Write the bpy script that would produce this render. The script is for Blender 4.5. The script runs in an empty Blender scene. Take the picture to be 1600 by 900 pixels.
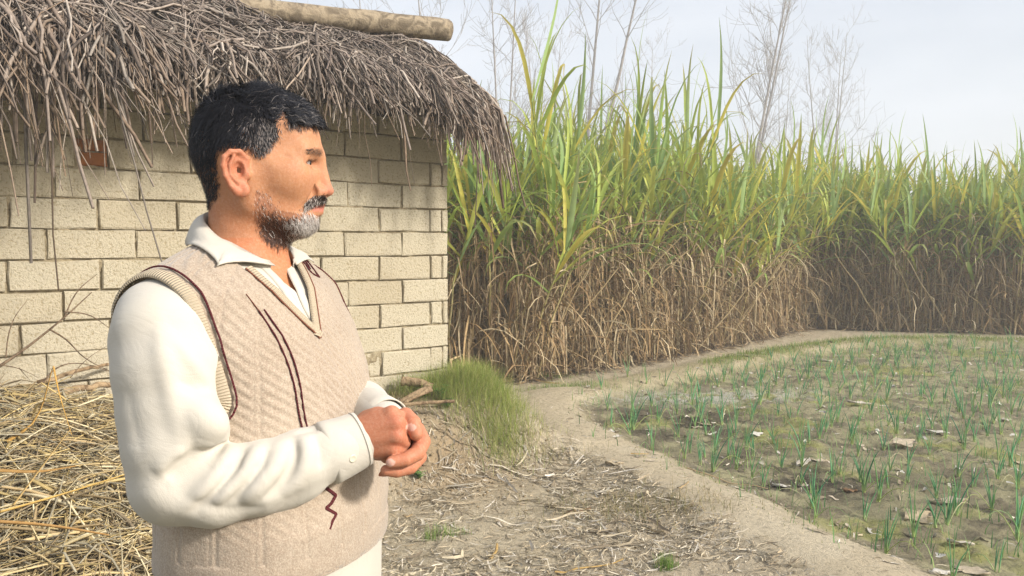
import bpy, math, random
import numpy as np
from mathutils import Vector, Matrix
from mathutils.bvhtree import BVHTree
random.seed(7); rng = np.random.default_rng(7)
scene = bpy.context.scene; COL = scene.collection
# ---------------------------------------------------------------- camera
F = 1240.0                       # focal length in pixels of the 1600 px wide photograph
CAMZ = 1.45
PITCH = math.atan(70.0 / F)
cam_d = bpy.data.cameras.new('camera'); cam = bpy.data.objects.new('camera', cam_d); COL.objects.link(cam)
cam_d.sensor_width = 36.0; cam_d.lens = 36.0 * F / 1600.0
cam_d.clip_start = 0.05; cam_d.clip_end = 3000.0
cam.location = (0, 0, CAMZ); cam.rotation_euler = (math.radians(90) - PITCH, 0, 0)
scene.camera = cam
# ---------------------------------------------------------------- sky
SUN_AZ = math.radians(116)       # measured from +Y towards +X
SUN_EL = math.radians(30)
world = bpy.data.worlds.new('World'); scene.world = world; world.use_nodes = True
nt = world.node_tree; nt.nodes.clear()
def wn(t, **k):
    n = nt.nodes.new(t)
    for a, b in k.items(): setattr(n, a, b)
    return n
wout = wn('ShaderNodeOutputWorld'); wbg = wn('ShaderNodeBackground')
sky = wn('ShaderNodeTexSky', sky_type='NISHITA', sun_disc=False, sun_elevation=SUN_EL, sun_rotation=SUN_AZ,
         air_density=1.0, dust_density=4.0, ozone_density=1.0)
tc = wn('ShaderNodeTexCoord'); mp = wn('ShaderNodeMapping'); mp.inputs['Scale'].default_value = (1.2, 1.2, 3.6)
nz = wn('ShaderNodeTexNoise'); nz.inputs['Scale'].default_value = 1.7; nz.inputs['Detail'].default_value = 6
cr = wn('ShaderNodeValToRGB'); cr.color_ramp.elements[0].position = 0.30; cr.color_ramp.elements[1].position = 0.72
cr.color_ramp.elements[0].color = (0.30,)*3 + (1,); cr.color_ramp.elements[1].color = (0.85,)*3 + (1,)
mix = wn('ShaderNodeMix', data_type='RGBA'); mix.inputs[7].default_value = (5.2, 5.45, 5.95, 1)     # high thin cloud veil
nt.links.new(tc.outputs['Generated'], mp.inputs[0]); nt.links.new(mp.outputs[0], nz.inputs['Vector'])
nt.links.new(nz.outputs['Fac'], cr.inputs[0]); nt.links.new(cr.outputs[0], mix.inputs[0])
nt.links.new(sky.outputs[0], mix.inputs[6]); nt.links.new(mix.outputs[2], wbg.inputs[0])
wbg.inputs[1].default_value = 0.082
nt.links.new(wbg.outputs[0], wout.inputs[0])
# ---------------------------------------------------------------- sun
sl = bpy.data.lights.new('sun', 'SUN'); sun = bpy.data.objects.new('sun', sl); COL.objects.link(sun)
sl.energy = 2.6; sl.angle = math.radians(7); sl.color = (1.0, 0.94, 0.86)
sd = Vector((math.sin(SUN_AZ)*math.cos(SUN_EL), math.cos(SUN_AZ)*math.cos(SUN_EL), math.sin(SUN_EL)))
sun.rotation_euler = sd.to_track_quat('Z', 'Y').to_euler()
scene.view_settings.view_transform = 'Standard'; scene.view_settings.look = 'None'
scene.view_settings.exposure = 1.22; scene.view_settings.gamma = 1.0
scene.render.engine = 'CYCLES'
scene.cycles.max_bounces = 7; scene.cycles.diffuse_bounces = 3; scene.cycles.transparent_max_bounces = 8
scene.cycles.volume_bounces = 3; scene.cycles.use_denoising = True
scene.cycles.caustics_reflective = False; scene.cycles.caustics_refractive = False
# ---------------------------------------------------------------- helpers
ct, st_ = math.cos(PITCH), math.sin(PITCH)
def P(px, py, d):
    a = (px - 800.0) / F; b = (450.0 - py) / F
    v = np.array([a, ct + b * st_, -st_ + b * ct])
    return np.array([0, 0, CAMZ]) + v * (d / v[1])
def PR(px, py):
    a = (px - 800.0) / F; b = (450.0 - py) / F
    v = np.array([a, ct + b * st_, -st_ + b * ct]); return v / np.linalg.norm(v)
def PIX(p):
    """world -> photo pixel"""
    p = np.asarray(p, float) - np.array([0, 0, CAMZ])
    z = p[..., 1]*ct - p[..., 2]*st_; u = p[..., 1]*st_ + p[..., 2]*ct
    return np.stack([800 + F*p[..., 0]/z, 450 - F*u/z], -1)
def mesh_obj(name, V, Fc, mat=None, parent=None, smooth=True, kind=None):
    me = bpy.data.meshes.new(name)
    V = np.asarray(V, np.float32); 
    if isinstance(Fc, np.ndarray):
        n, k = Fc.shape
        me.vertices.add(len(V)); me.vertices.foreach_set('co', V.ravel())
        me.loops.add(n*k); me.loops.foreach_set('vertex_index', Fc.astype(np.int32).ravel())
        me.polygons.add(n); me.polygons.foreach_set('loop_start', np.arange(0, n*k, k, dtype=np.int32))
        me.update(calc_edges=True)
    else:
        me.from_pydata(V.tolist(), [], Fc); me.update()
    if smooth: me.shade_smooth()
    if mat: 
        for m in (mat if isinstance(mat, (list, tuple)) else [mat]): me.materials.append(m)
    o = bpy.data.objects.new(name, me); COL.objects.link(o)
    if parent: o.parent = parent
    if kind: o['kind'] = kind
    return o
def tag(o, label=None, cat=None, group=None, kind=None):
    if label: o['label'] = label
    if cat: o['category'] = cat
    if group: o['group'] = group
    if kind: o['kind'] = kind
    return o
def thing(name, loc, label, cat, group=None, rot=(0, 0, 0)):
    o = bpy.data.objects.new(name, None); COL.objects.link(o); o.empty_display_size = .1
    o.location = loc; o.rotation_euler = rot
    return tag(o, label, cat, group)
def vcol(o, cols, name='tint'):
    a = o.data.attributes.new(name, 'FLOAT_COLOR', 'POINT')
    c = np.ones((len(cols), 4), np.float32); c[:, :3] = cols; a.data.foreach_set('color', c.ravel())
class NB:
    """small node-material builder"""
    def __init__(s, name, rough=.8, spec=.3):
        s.m = bpy.data.materials.new(name); s.m.use_nodes = True; s.t = s.m.node_tree
        s.b = s.t.nodes['Principled BSDF']; s.b.inputs['Roughness'].default_value = rough
        s.b.inputs['Specular IOR Level'].default_value = spec
    def n(s, t, ins=None, **k):
        x = s.t.nodes.new(t)
        for a, b in k.items(): setattr(x, a, b)
        for a, b in (ins or {}).items():
            if isinstance(b, bpy.types.NodeSocket): s.t.links.new(b, x.inputs[a])
            else: x.inputs[a].default_value = b
        return x
    def noise(s, scale, detail=4, rough=.6, vec=None, dist=0):
        i = {'Scale': scale, 'Detail': detail, 'Roughness': rough, 'Distortion': dist}
        if vec is not None: i['Vector'] = vec
        return s.n('ShaderNodeTexNoise', i).outputs['Fac']
    def ramp(s, fac, stops):
        r = s.n('ShaderNodeValToRGB', {'Fac': fac}); e = r.color_ramp.elements
        while len(e) < len(stops): e.new(.5)
        for x, (p, c) in zip(e, stops): x.position = p; x.color = (c if len(c) == 4 else tuple(c) + (1,)) if hasattr(c, '__len__') else (c, c, c, 1)
        return r.outputs[0]
    def mix(s, f, a, b, blend='MIX'):
        x = s.n('ShaderNodeMix', data_type='RGBA', blend_type=blend)
        for k, v in ((0, f), (6, a), (7, b)):
            if isinstance(v, bpy.types.NodeSocket): s.t.links.new(v, x.inputs[k])
            else: x.inputs[k].default_value = v if k == 0 else (tuple(v) + (1,))[:4]
        return x.outputs[2]
    def math(s, op, a, b=0):
        x = s.n('ShaderNodeMath', operation=op)
        for k, v in ((0, a), (1, b)):
            if isinstance(v, bpy.types.NodeSocket): s.t.links.new(v, x.inputs[k])
            else: x.inputs[k].default_value = v
        return x.outputs[0]
    def obj(s): return s.n('ShaderNodeTexCoord').outputs['Object']
    def pos(s): return s.n('ShaderNodeNewGeometry').outputs['Position']
    def attr(s, name='tint'): return s.n('ShaderNodeAttribute', attribute_name=name).outputs['Color']
    def col(s, c):
        if isinstance(c, bpy.types.NodeSocket): s.t.links.new(c, s.b.inputs['Base Color'])
        else: s.b.inputs['Base Color'].default_value = (tuple(c) + (1,))[:4]
        return s
    def bump(s, h, strength=.5, dist=.01, prev=None):
        x = s.n('ShaderNodeBump', {'Height': h, 'Strength': strength, 'Distance': dist})
        if prev is not None: s.t.links.new(prev, x.inputs['Normal'])
        s.t.links.new(x.outputs[0], s.b.inputs['Normal']); return x.outputs[0]
    def translucent(s, c, fac=.3):
        o = s.t.nodes['Material Output']; tr = s.n('ShaderNodeBsdfTranslucent')
        if isinstance(c, bpy.types.NodeSocket): s.t.links.new(c, tr.inputs[0])
        else: tr.inputs[0].default_value = (tuple(c)+(1,))[:4]
        mx = s.n('ShaderNodeMixShader', {0: fac}); s.t.links.new(s.b.outputs[0], mx.inputs[1])
        s.t.links.new(tr.outputs[0], mx.inputs[2]); s.t.links.new(mx.outputs[0], o.inputs[0]); return s
def hs(h):   # srgb hex -> linear
    v = [int(h[i:i+2], 16)/255 for i in (0, 2, 4)]
    return tuple(x/12.92 if x <= .04045 else ((x+.055)/1.055)**2.4 for x in v)
# ---------------------------------------------------------------- implicit surfaces
def ell(Q, c, r, ax=None):
    p = Q - np.asarray(c, np.float32)
    if ax is not None: p = p @ np.asarray(ax, np.float32).T
    r = np.asarray(r, np.float32)
    k0 = np.linalg.norm(p/r, axis=-1); k1 = np.linalg.norm(p/(r*r), axis=-1) + 1e-9
    return k0*(k0-1)/k1
def cap(Q, a, b, r1, r2):
    a = np.asarray(a, np.float32); b = np.asarray(b, np.float32); ab = b-a
    h = np.clip(((Q-a) @ ab)/(ab@ab+1e-12), 0, 1)
    return np.linalg.norm(Q - a - h[..., None]*ab, axis=-1) - (r1 + (r2-r1)*h)
def chain(Q, pts, rad, k=0.0):
    d = None
    for i in range(len(pts)-1):
        e = cap(Q, pts[i], pts[i+1], rad[i], rad[i+1])
        d = e if d is None else (smin(d, e, k) if k else np.minimum(d, e))
    return d
def smin(a, b, k):
    h = np.clip(.5 + .5*(b-a)/k, 0, 1); return b*(1-h) + a*h - k*h*(1-h)
def smax(a, b, k): return -smin(-a, -b, k)
def polygonise(f, lo, hi, h, B=8):
    lo = np.asarray(lo, float); hi = np.asarray(hi, float)
    nb = np.ceil((hi-lo)/(h*B)).astype(int); N = nb*B + 1
    G = np.full(N, 1.0, np.float32)
    bi = np.stack(np.meshgrid(*[np.arange(n) for n in nb], indexing='ij'), -1).reshape(-1, 3)
    cen = lo + (bi*B + B/2)*h
    d = f(cen.astype(np.float32)); R = B*h*.87*1.5 + .004
    G.reshape(N)  
    inside = d < 0
    for b in bi[(d <= -R)]: G[b[0]*B:b[0]*B+B+1, b[1]*B:b[1]*B+B+1, b[2]*B:b[2]*B+B+1] = -1
    keep = bi[np.abs(d) < R]
    g = np.stack(np.meshgrid(*[np.arange(B+1)]*3, indexing='ij'), -1).reshape(-1, 3)
    step = 400
    for s in range(0, len(keep), step):
        kb = keep[s:s+step]; idx = (kb[:, None, :]*B + g[None]).reshape(-1, 3)
        v = f((lo + idx*h).astype(np.float32)); G[idx[:, 0], idx[:, 1], idx[:, 2]] = v
    S = G < 0
    c = np.zeros(np.array(N)-1, np.int8)
    for i in (0, 1):
        for j in (0, 1):
            for k in (0, 1): c += S[i:N[0]-1+i, j:N[1]-1+j, k:N[2]-1+k]
    act = np.argwhere((c > 0) & (c < 8)); vid = np.full(c.shape, -1, np.int32); vid[tuple(act.T)] = np.arange(len(act))
    acc = np.zeros((len(act), 3)); cnt = np.zeros(len(act))
    cor = [(i, j, k) for i in (0, 1) for j in (0, 1) for k in (0, 1)]
    val = {q: G[act[:, 0]+q[0], act[:, 1]+q[1], act[:, 2]+q[2]] for q in cor}
    for q in cor:
        for ax in range(3):
            if q[ax] == 0:
                r = list(q); r[ax] = 1; r = tuple(r); a, b = val[q], val[r]; m = (a < 0) != (b < 0)
                t = a[m]/(a[m]-b[m]); p = np.tile(np.array(q, float), (m.sum(), 1)); p[:, ax] += t
                acc[m] += p; cnt[m] += 1
    V = lo + (act + acc/cnt[:, None])*h
    Fs = []
    for ax in range(3):
        sl0 = [slice(None)]*3; sl1 = [slice(None)]*3; sl0[ax] = slice(0, -1); sl1[ax] = slice(1, None)
        A, Bq = S[tuple(sl0)], S[tuple(sl1)]; e = np.argwhere(A != Bq); o1, o2 = [x for x in range(3) if x != ax]
        ok = (e[:, o1] > 0) & (e[:, o2] > 0) & (e[:, o1] < N[o1]-1) & (e[:, o2] < N[o2]-1); e = e[ok]
        def at(d1, d2):
            q = e.copy(); q[:, o1] += d1; q[:, o2] += d2; return vid[tuple(q.T)]
        qd = np.stack([at(-1, -1), at(0, -1), at(0, 0), at(-1, 0)], 1)
        flip = A[tuple(e.T)] if ax != 1 else ~A[tuple(e.T)]
        qd[~flip] = qd[~flip][:, ::-1]; Fs.append(qd)
    return V, np.concatenate(Fs)
def march(f, px, py, t0=.7, t1=1.9):
    """where the rays through photo pixels first meet surface f (used to measure from the photograph)"""
    px = np.atleast_1d(px); py = np.atleast_1d(py)
    D = np.array([PR(a, b) for a, b in zip(px, py)]); o = np.array([0, 0, CAMZ]); t = np.full(len(D), t0)
    for _ in range(90):
        t = t + np.maximum(f((o + D*t[:, None]).astype(np.float32)), -.005)*.7
        t = np.minimum(t, t1)
    return o + D*t[:, None]
def grad(f, p, e=.0015):
    p = np.asarray(p, np.float32); g = np.stack([f(p + np.eye(3, dtype=np.float32)[i]*e) - f(p - np.eye(3, dtype=np.float32)[i]*e) for i in range(3)], -1)
    return g/(np.linalg.norm(g, axis=-1, keepdims=True)+1e-9)
def resample(pts, n):
    pts = np.asarray(pts, float); s = np.r_[0, np.cumsum(np.linalg.norm(np.diff(pts, axis=0), axis=1))]
    t = np.linspace(0, s[-1], n); return np.stack([np.interp(t, s, pts[:, i]) for i in range(pts.shape[1])], 1)
def smooth_path(pts, n, it=3):
    pts = np.asarray(pts, float)
    for _ in range(it):
        q = [pts[0]]
        for a, b in zip(pts[:-1], pts[1:]): q += [a*.75+b*.25, a*.25+b*.75]
        q.append(pts[-1]); pts = np.array(q)
    return resample(pts, n)
def inpoly(x, y, poly):
    r = np.zeros(x.shape, bool); n = len(poly)
    for i in range(n):
        x1, y1 = poly[i]; x2, y2 = poly[(i+1) % n]
        c = ((y1 > y) != (y2 > y)) & (x < (x2-x1)*(y-y1)/((y2-y1) or 1e-9)+x1); r ^= c
    return r
# ================================================================ the man
def skin_mat():
    b = NB('skin', .58, .28); t = b.attr(); n = b.noise(55, 5, .65, b.pos()); n2 = b.noise(320, 3, .6, b.pos())
    c = b.mix(b.ramp(b.noise(240, 4, .7, b.pos()), [(.45, 0), (.75, .35)]), b.mix(b.ramp(n, [(.35, 0), (.7, .3)]), t, (.33, .13, .075)), (.60, .38, .26)); b.col(c)
    b.b.inputs['Subsurface Weight'].default_value = .12; b.b.inputs['Subsurface Radius'].default_value = (.010, .004, .002)
    h = b.math('ADD', n2, b.math('MULTIPLY', b.noise(120, 4, .6, b.pos()), 1.5)); b.bump(h, .30, .0014); return b.m
def cloth_mat(name, c, c2, fine=900, br=.25, weave=True):
    b = NB(name, .82, .25); n = b.noise(14, 4, .6, b.pos())
    b.col(b.mix(n, c, c2)); 
    h = b.math('ADD', b.noise(fine, 2, .5, b.pos()), b.math('MULTIPLY', b.noise(60, 3, .6, b.pos(), .8), .8)); pv_ = b.bump(h, br, .0012); rn = b.math('ABSOLUTE', b.math('SUBTRACT', b.noise(16, 3, .55, b.pos(), 1.2), .5)); b.bump(b.math('MINIMUM', rn, .12), .09, .030, pv_)
    b.b.inputs['Sheen Weight'].default_value = .15; return b.m
def knit_mat():
    b = NB('beige_knit', .95, .12); p = b.pos()
    n = b.noise(9, 5, .65, p); n2 = b.noise(420, 3, .7, p); n3 = b.noise(95, 4, .7, p)
    c = b.mix(b.ramp(n, [(.35, 0), (.68, 1)]), hs('968675'), hs('A59685'))
    c = b.mix(b.ramp(n3, [(.35, 0), (.7, .55)]), c, hs('917E6B')); c = b.mix(b.ramp(n2, [(.4, 0), (.7, .5)]), c, hs('D3C5B0'))
    b.col(c); b.bump(b.math('ADD', n2, b.math('MULTIPLY', n3, 1.6)), .55, .0018); b.b.inputs['Sheen Weight'].default_value = .35
    b.b.inputs['Sheen Roughness'].default_value = .5; return b.m
def rib_mat(name, c, c2):
    b = NB(name, .95, .12); uv = b.n('ShaderNodeAttribute', attribute_name='swp').outputs['Vector']
    s = b.n('ShaderNodeSeparateXYZ', {0: uv}).outputs[0]; w = b.math('SINE', b.math('MULTIPLY', s, 2*math.pi/.0042))
    b.col(b.mix(b.noise(300, 3, .6, b.pos()), c, c2)); b.bump(w, .8, .0012); return b.m
M_skin = skin_mat(); M_shirt = cloth_mat('cream_cotton', hs('BDB7AB'), hs('C5BFB2')); M_knit = knit_mat()
M_rib = rib_mat('ribbed_knit', hs('B0A18A'), hs('C3B59C')); M_maroon = rib_mat('maroon_yarn', hs('4A2226'), hs('6B3638'))
M_rust = rib_mat('rust_yarn', hs('7C4A3C'), hs('9A6A54'))
M_hair = NB('hair', .6, .3); M_hair.col(M_hair.attr()); M_hair = M_hair.m

man = thing('person', (-.41, 1.23, 0), 'bearded man in beige knitted vest and cream shirt, hands clasped, looking over the field', 'person')
manI = man.matrix_world.inverted()
def kid(o, parent=None):
    """put a mesh built in world coordinates under the man without moving it"""
    off = np.array([-.41, 1.23, 0])
    co = np.empty(len(o.data.vertices)*3, np.float32); o.data.vertices.foreach_get('co', co)
    co = (co.reshape(-1, 3) - off).astype(np.float32); o.data.vertices.foreach_set('co', co.ravel()); o.data.update()
    o.parent = parent or man; return o
# frames ---------------------------------------------------------
TO = np.array([-.41, 1.23, 0.0]); TA = math.radians(-20)
tf = np.array([math.cos(TA), math.sin(TA), 0]); tl = np.array([-math.sin(TA), math.cos(TA), 0])
TR = np.stack([tf, tl, [0, 0, 1]]).astype(np.float32)
def toT(Q): return (Q - TO.astype(np.float32)) @ TR.T
def frT(q): return np.asarray(q) @ TR + TO
HA = math.radians(11); HO = P(400, 250, 1.23)
hf = np.array([math.cos(HA), math.sin(HA), 0]); hl = np.array([-math.sin(HA), math.cos(HA), 0])
HR = np.stack([hf, hl, [0, 0, 1]]).astype(np.float32)
def toH(Q): return (Q - HO.astype(np.float32)) @ HR.T
def frH(q): return np.asarray(q) @ HR + HO
def hp(px, py, y=0): return ((px-400)/1008.0, y, (250-py)/1008.0)
# torso ----------------------------------------------------------
tz = np.array([.45, .70, .86, .95, 1.05, 1.15, 1.25, 1.32, 1.38, 1.44])
tcu = np.array([.01, .02, .035, .045, .052, .046, .032, .018, .004, -.006])
ta = np.array([.17, .165, .158, .152, .150, .143, .132, .120, .100, .06])
tb = np.array([.20, .20, .195, .190, .188, .186, .186, .182, .165, .10])
def Tors(Q, zlo=.45):
    q = toT(Q); u, v, z = q[..., 0], q[..., 1], q[..., 2]
    cu = np.interp(z, tz, tcu); a = np.interp(z, tz, ta); b = np.interp(z, tz, tb)
    uu = u-cu; n = 2.25; k = (np.abs(uu/a)**n + np.abs(v/b)**n)**(1/n) + 1e-6
    r = np.sqrt(uu*uu + v*v) + 1e-6; d = (k-1)*np.minimum(r/k, .19)
    d = smax(d, (z-1.43), .05); d = np.maximum(d, zlo - z)
    qq = q.copy(); qq[..., 1] = np.abs(v)
    sh = cap(qq, (-.016, .045, 1.405), (-.02, .165, 1.347), .047, .061)
    return smin(d, sh, .05)
# head -----------------------------------------------------------
def headf(Q, ears=True):
    q = toH(Q); s = q.copy(); s[..., 1] = np.abs(q[..., 1])
    E = lambda c, r: ell(s, c, r)
    d = ell(q, (-.008, 0, .019), (.084, .073, .083))
    d = smin(d, ell(q, (.034, 0, .026), (.0635, .060, .060)), .03)
    d = smin(d, ell(q, (.030, 0, -.038), (.0635, .056, .058)), .03)
    d = smin(d, ell(q, (.058, 0, -.068), (.0395, .034, .034)), .02)
    d = smin(d, E((.048, .042, -.026), (.030, .022, .026)), .03)
    d = smin(d, ell(q, (.061, 0, -.095), (.0275, .027, .020)), .02)
    d = smin(d, chain(s, [(-.006, .054, -.030), (-.002, .052, -.068), (.056, .022, -.094)], [.014, .015, .015]), .025)
    d = smin(d, cap(s, (.0925, .004, .011), (.074, .044, .011), .0085, .009), .014)
    # eye socket, lids
    d = smax(d, -E((.0950, .0325, -.007), (.0145, .0175, .0105)), .010)
    d = smin(d, E((.0725, .0340, -.007), (.0135, .0150, .0125)), .004)
    d = smin(d, cap(s, (.086, .019, .0040), (.073, .048, .0010), .0044, .0038), .008)    # hooded upper lid
    d = smax(d, -chain(s, [(.0840, .022, -.0072), (.0885, .031, -.0064), (.0855, .042, -.0066), (.0775, .0490, -.0080)], [.0024, .0042, .0042, .0024]), .0010)
    d = d + .0016*np.exp(-(cap(s, (.0855, .022, .0022), (.0730, .048, -.0020), 0, 0)/.0014)**2)
    d = d + .0010*np.exp(-(cap(s, (.0835, .024, -.0150), (.0700, .046, -.0135), 0, 0)/.0022)**2)
    # nose
    n = cap(q, (.0955, 0, .001), (.1045, 0, -.0430), .0078, .0095)
    n = smin(n, ell(q, (.098, 0, -.047), (.018, .0100, .0088)), .006)
    n = smin(n, E((.0935, .0138, -.0490), (.0125, .0078, .0088)), .006)
    d = smin(d, n, .011)
    d = smax(d, -E((.104, .0075, -.0585), (.0065, .0036, .0050)), .003)
    d = smax(d, -E((.0860, .0245, -.050), (.0045, .0045, .011)), .007)                      # fold beside the wing
    # lips
    d = smin(d, cap(q, (.090, 0, -.057), (.092, 0, -.064), .0085, .0085), .010)
    d = smin(d, cap(s, (.0955, 0, -.0675), (.079, .024, -.0728), .0062, .0035), .006)
    d = smin(d, cap(s, (.0930, 0, -.0800), (.078, .023, -.0750), .0066, .0035), .006)
    d = smax(d, -cap(s, (.106, 0, -.0735), (.083, .027, -.0740), .0020, .0018), .003)
    d = smax(d, -ell(q, (.104, 0, -.0915), (.011, .02, .005)), .008)
    # neck
    d = smin(d, cap(q, (-.022, 0, -.035), (-.016, 0, -.20), .047, .058), .03)
    d = smin(d, cap(q, (.026, 0, -.125), (.026, 0, -.20), .012, .012), .03)
    # temples
    d = smax(d, -E((.052, .083, .022), (.03, .018, .028)), .02)
    # crow's feet and cheek folds
    for a, b in (((.066, .054, -.006), (.042, .067, .002)), ((.066, .054, -.010), (.042, .066, -.015)), ((.066, .052, -.015), (.048, .062, -.027))):
        d = d + .0009*np.exp(-(np.abs(cap(s, a, b, 0, 0))/.0030)**2)
    d = d + .0034*np.exp(-(cap(s, (.086, .026, -.050), (.070, .040, -.080), 0, 0)/.0050)**2)
    if ears:
        def e(px, py, y): return hp(374+(px-374)*.92+8, 270+(py-270)*.92+5, y)
        hel = [e(389, 263, .071), e(390, 249, .075), e(380, 239.5, .083), e(367, 240, .089), e(358, 249, .092), e(356, 263, .092), e(359, 278, .090), e(366.7, 293.4, .086), e(374.3, 302, .082)]
        er = chain(s, hel, [.0028, .0033, .0036, .0036, .0036, .0036, .0036, .0042, .0060], .002)
        tilt = (.26, -.965, 0)
        disc = ell(s, e(374, 268, .0805), (.0165, .0045, .030), ax=np.array([[.95, -.30, .04], [.30, .95, 0], [-.04, 0, 1]]))
        disc = smin(disc, ell(s, e(383, 299, .079), (.0100, .0055, .0105)), .006)
        er = smin(er, disc, .0045)
        er = smin(er, chain(s, [e(372, 247, .088), e(366, 260, .089), e(367, 276, .0875), e(377, 288, .084)], [.0022, .0032, .0034, .003]), .003)
        er = smax(er, -ell(s, e(379, 268, .092), (.0100, .0165, .0150)), .002)
        er = smin(er, ell(s, e(390, 274, .0755), (.0052, .0050, .0068)), .004)
        d = smin(d, er, .004)
    return d
def headn(Q):
    d = np.full(Q.shape[:-1], .3, np.float32); m = np.linalg.norm(Q - HO.astype(np.float32), axis=-1) < .27
    if m.any(): d[m] = headf(Q[m], False)
    return d
# arms -----------------------------------------------------------
S0 = frT((-.018, -.125, 1.325)); AR = [S0, frT((-.018, -.172, 1.312)), P(254, 522, 1.068), P(264, 578, 1.055), P(268, 640, 1.045), P(273, 692, 1.035), P(272, 752, 1.03), P(335, 758, 1.035), P(405, 745, 1.05), P(470, 722, 1.075), P(520, 704, 1.095), P(566, 687, 1.115)]
ARr = [.046, .055, .0635, .0690, .0660, .0640, .0550, .0530, .0490, .0440, .0395, .0330]
L0 = frT((-.018, .130, 1.320)); AL = [L0, frT((-.02, .172, 1.29)), P(486, 520, 1.42), P(502, 600, 1.42), P(565, 640, 1.27), P(603, 664, 1.165)]
ALr = [.048, .050, .056, .054, .045, .034]
def arms(Q, sh=0.0): return np.minimum(chain(Q, AR, [r-sh for r in ARr], .008), chain(Q, AL, [r-sh for r in ALr], .008))
def pl(*a): return [P(x, y, d) for x, y, d in a]
def hands(Q):
    D = 1.0
    # near (right) hand: back of the hand towards the camera
    wr = P(556, 689, 1.122)
    d = chain(Q, [P(535, 694, 1.112), wr, P(585, 684, 1.120)], [.026, .0265, .024], .01)
    for k, (a, b, r) in enumerate((((566, 668, 1.113), (612, 647, 1.108), .0115), ((568, 677, 1.108), (619, 661, 1.100), .0120), ((568, 690, 1.107), (619, 681, 1.098), .0120), ((568, 700, 1.110), (613, 700, 1.101), .0112))):
        d = smin(d, cap(Q, P(*a), P(*b), .016, r), .007)
    d = smin(d, chain(Q, pl((575, 655, 1.135), (590, 651, 1.125)), [.014, .014]), .015)
    d = smin(d, ell(Q, P(596, 684, 1.124), (.030, .018, .033)), .012)
    near = d
    for pts, r in ((((612, 647, 1.108), (630, 656, 1.128), (626, 676, 1.142), (612, 680, 1.140)), (.0115, .0105, .0095, .0085)),
                   (((619, 661, 1.101), (634, 673, 1.122), (628, 690, 1.138), (612, 692, 1.138)), (.0120, .0108, .0098, .0085)),
                   (((619, 681, 1.099), (631, 690, 1.112), (626, 705, 1.130), (608, 704, 1.134)), (.0118, .0102, .0095, .0085)),
                   (((613, 700, 1.102), (626, 705, 1.112), (620, 716, 1.126), (603, 716, 1.130)), (.0110, .0093, .0085, .0075))):
        f = chain(Q, pl(*pts), list(r)); near = smin(near, f, .0035)
    th = chain(Q, pl((572, 668, 1.140), (596, 664, 1.155), (618, 664, 1.150)), [.014, .012, .010]); near = smin(near, th, .006)
    # far (left) hand wraps from behind and below
    far = chain(Q, pl((598, 660, 1.178), (612, 672, 1.166)), [.027, .026])
    far = smin(far, ell(Q, P(632, 692, 1.160), (.028, .016, .036)), .016)
    th = chain(Q, pl((616, 660, 1.155), (633, 650, 1.132), (645, 662, 1.116), (650, 678, 1.110)), [.015, .0125, .0122, .0098]); far = smin(far, th, .006)
    for pts, r in ((((650, 672, 1.150), (660, 690, 1.128), (652, 708, 1.106), (634, 718, 1.094), (612, 722, 1.088)), (.013, .0120, .0112, .0102, .0085)),
                   (((648, 694, 1.156), (655, 714, 1.134), (641, 730, 1.112), (619, 736, 1.100), (603, 735, 1.096)), (.012, .0112, .0102, .0094, .0078)),
                   (((640, 708, 1.158), (642, 728, 1.140), (624, 742, 1.122), (600, 743, 1.114)), (.0115, .0105, .0094, .0078)),
                   (((630, 716, 1.158), (626, 734, 1.146), (606, 742, 1.134)), (.0100, .009, .0075))):
        f = chain(Q, pl(*pts), list(r)); far = smin(far, f, .0035)
    # tendons and creases
    d = np.minimum(near, far)
    for a, b, am in (((572, 676, 1.09), (616, 658, 1.088), -.0009), ((574, 690, 1.09), (616, 680, 1.088), -.0009), ((575, 668, 1.095), (608, 647, 1.095), -.0008)):
        d = d + 1.6*am*np.exp(-(cap(Q, P(*a), P(*b), 0, 0)/.010)**2)
    return d
def bodyf(Q):
    d = smin(headn(Q), Tors(Q, .86) + .014, .03)
    return smin(d, arms(Q, .012), .02)
skinA = hs('B9845F')
def legs(Q):
    q = toT(Q); s = q.copy(); s[..., 1] = np.abs(q[..., 1])
    d = chain(s, [(.02, .085, .90), (.02, .095, .50), (.0, .10, .09)], [.085, .06, .045], .02)
    ft = chain(s, [(-.01, .10, .045), (.08, .11, .04), (.15, .115, .03)], [.042, .04, .028], .02)
    return smin(d, ft, .02)
parts = []
h1 = lambda Q: smin(headf(Q), Tors(Q, .86) + .014, .03)
V, Fq = polygonise(h1, HO + (-.15, -.13, -.19), HO + (.15, .13, .125), .0016); parts.append((V, Fq))
lo = P(540, 740, 1.10); 
V, Fq = polygonise(hands, P(540, 765, 1.05) - (0, 0, .0), P(680, 615, 1.24) + (0, 0, .01), .0016); parts.append((V, Fq))
V, Fq = polygonise(lambda Q: smin(smin(smin(headn(Q), Tors(Q, .86)+.014, .03), arms(Q, .013), .02), np.maximum(legs(Q), -10), .03), TO + (-.32, -.32, 0.0), TO + (.34, .34, 1.40), .009); parts.append((V, Fq))
nv = 0; VV = []; FF = []
for V, Fq in parts: VV.append(V); FF.append(Fq + nv); nv += len(V)
VV = np.concatenate(VV); FF = np.concatenate(FF)
body = mesh_obj('body', VV, FF, M_skin)
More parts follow.
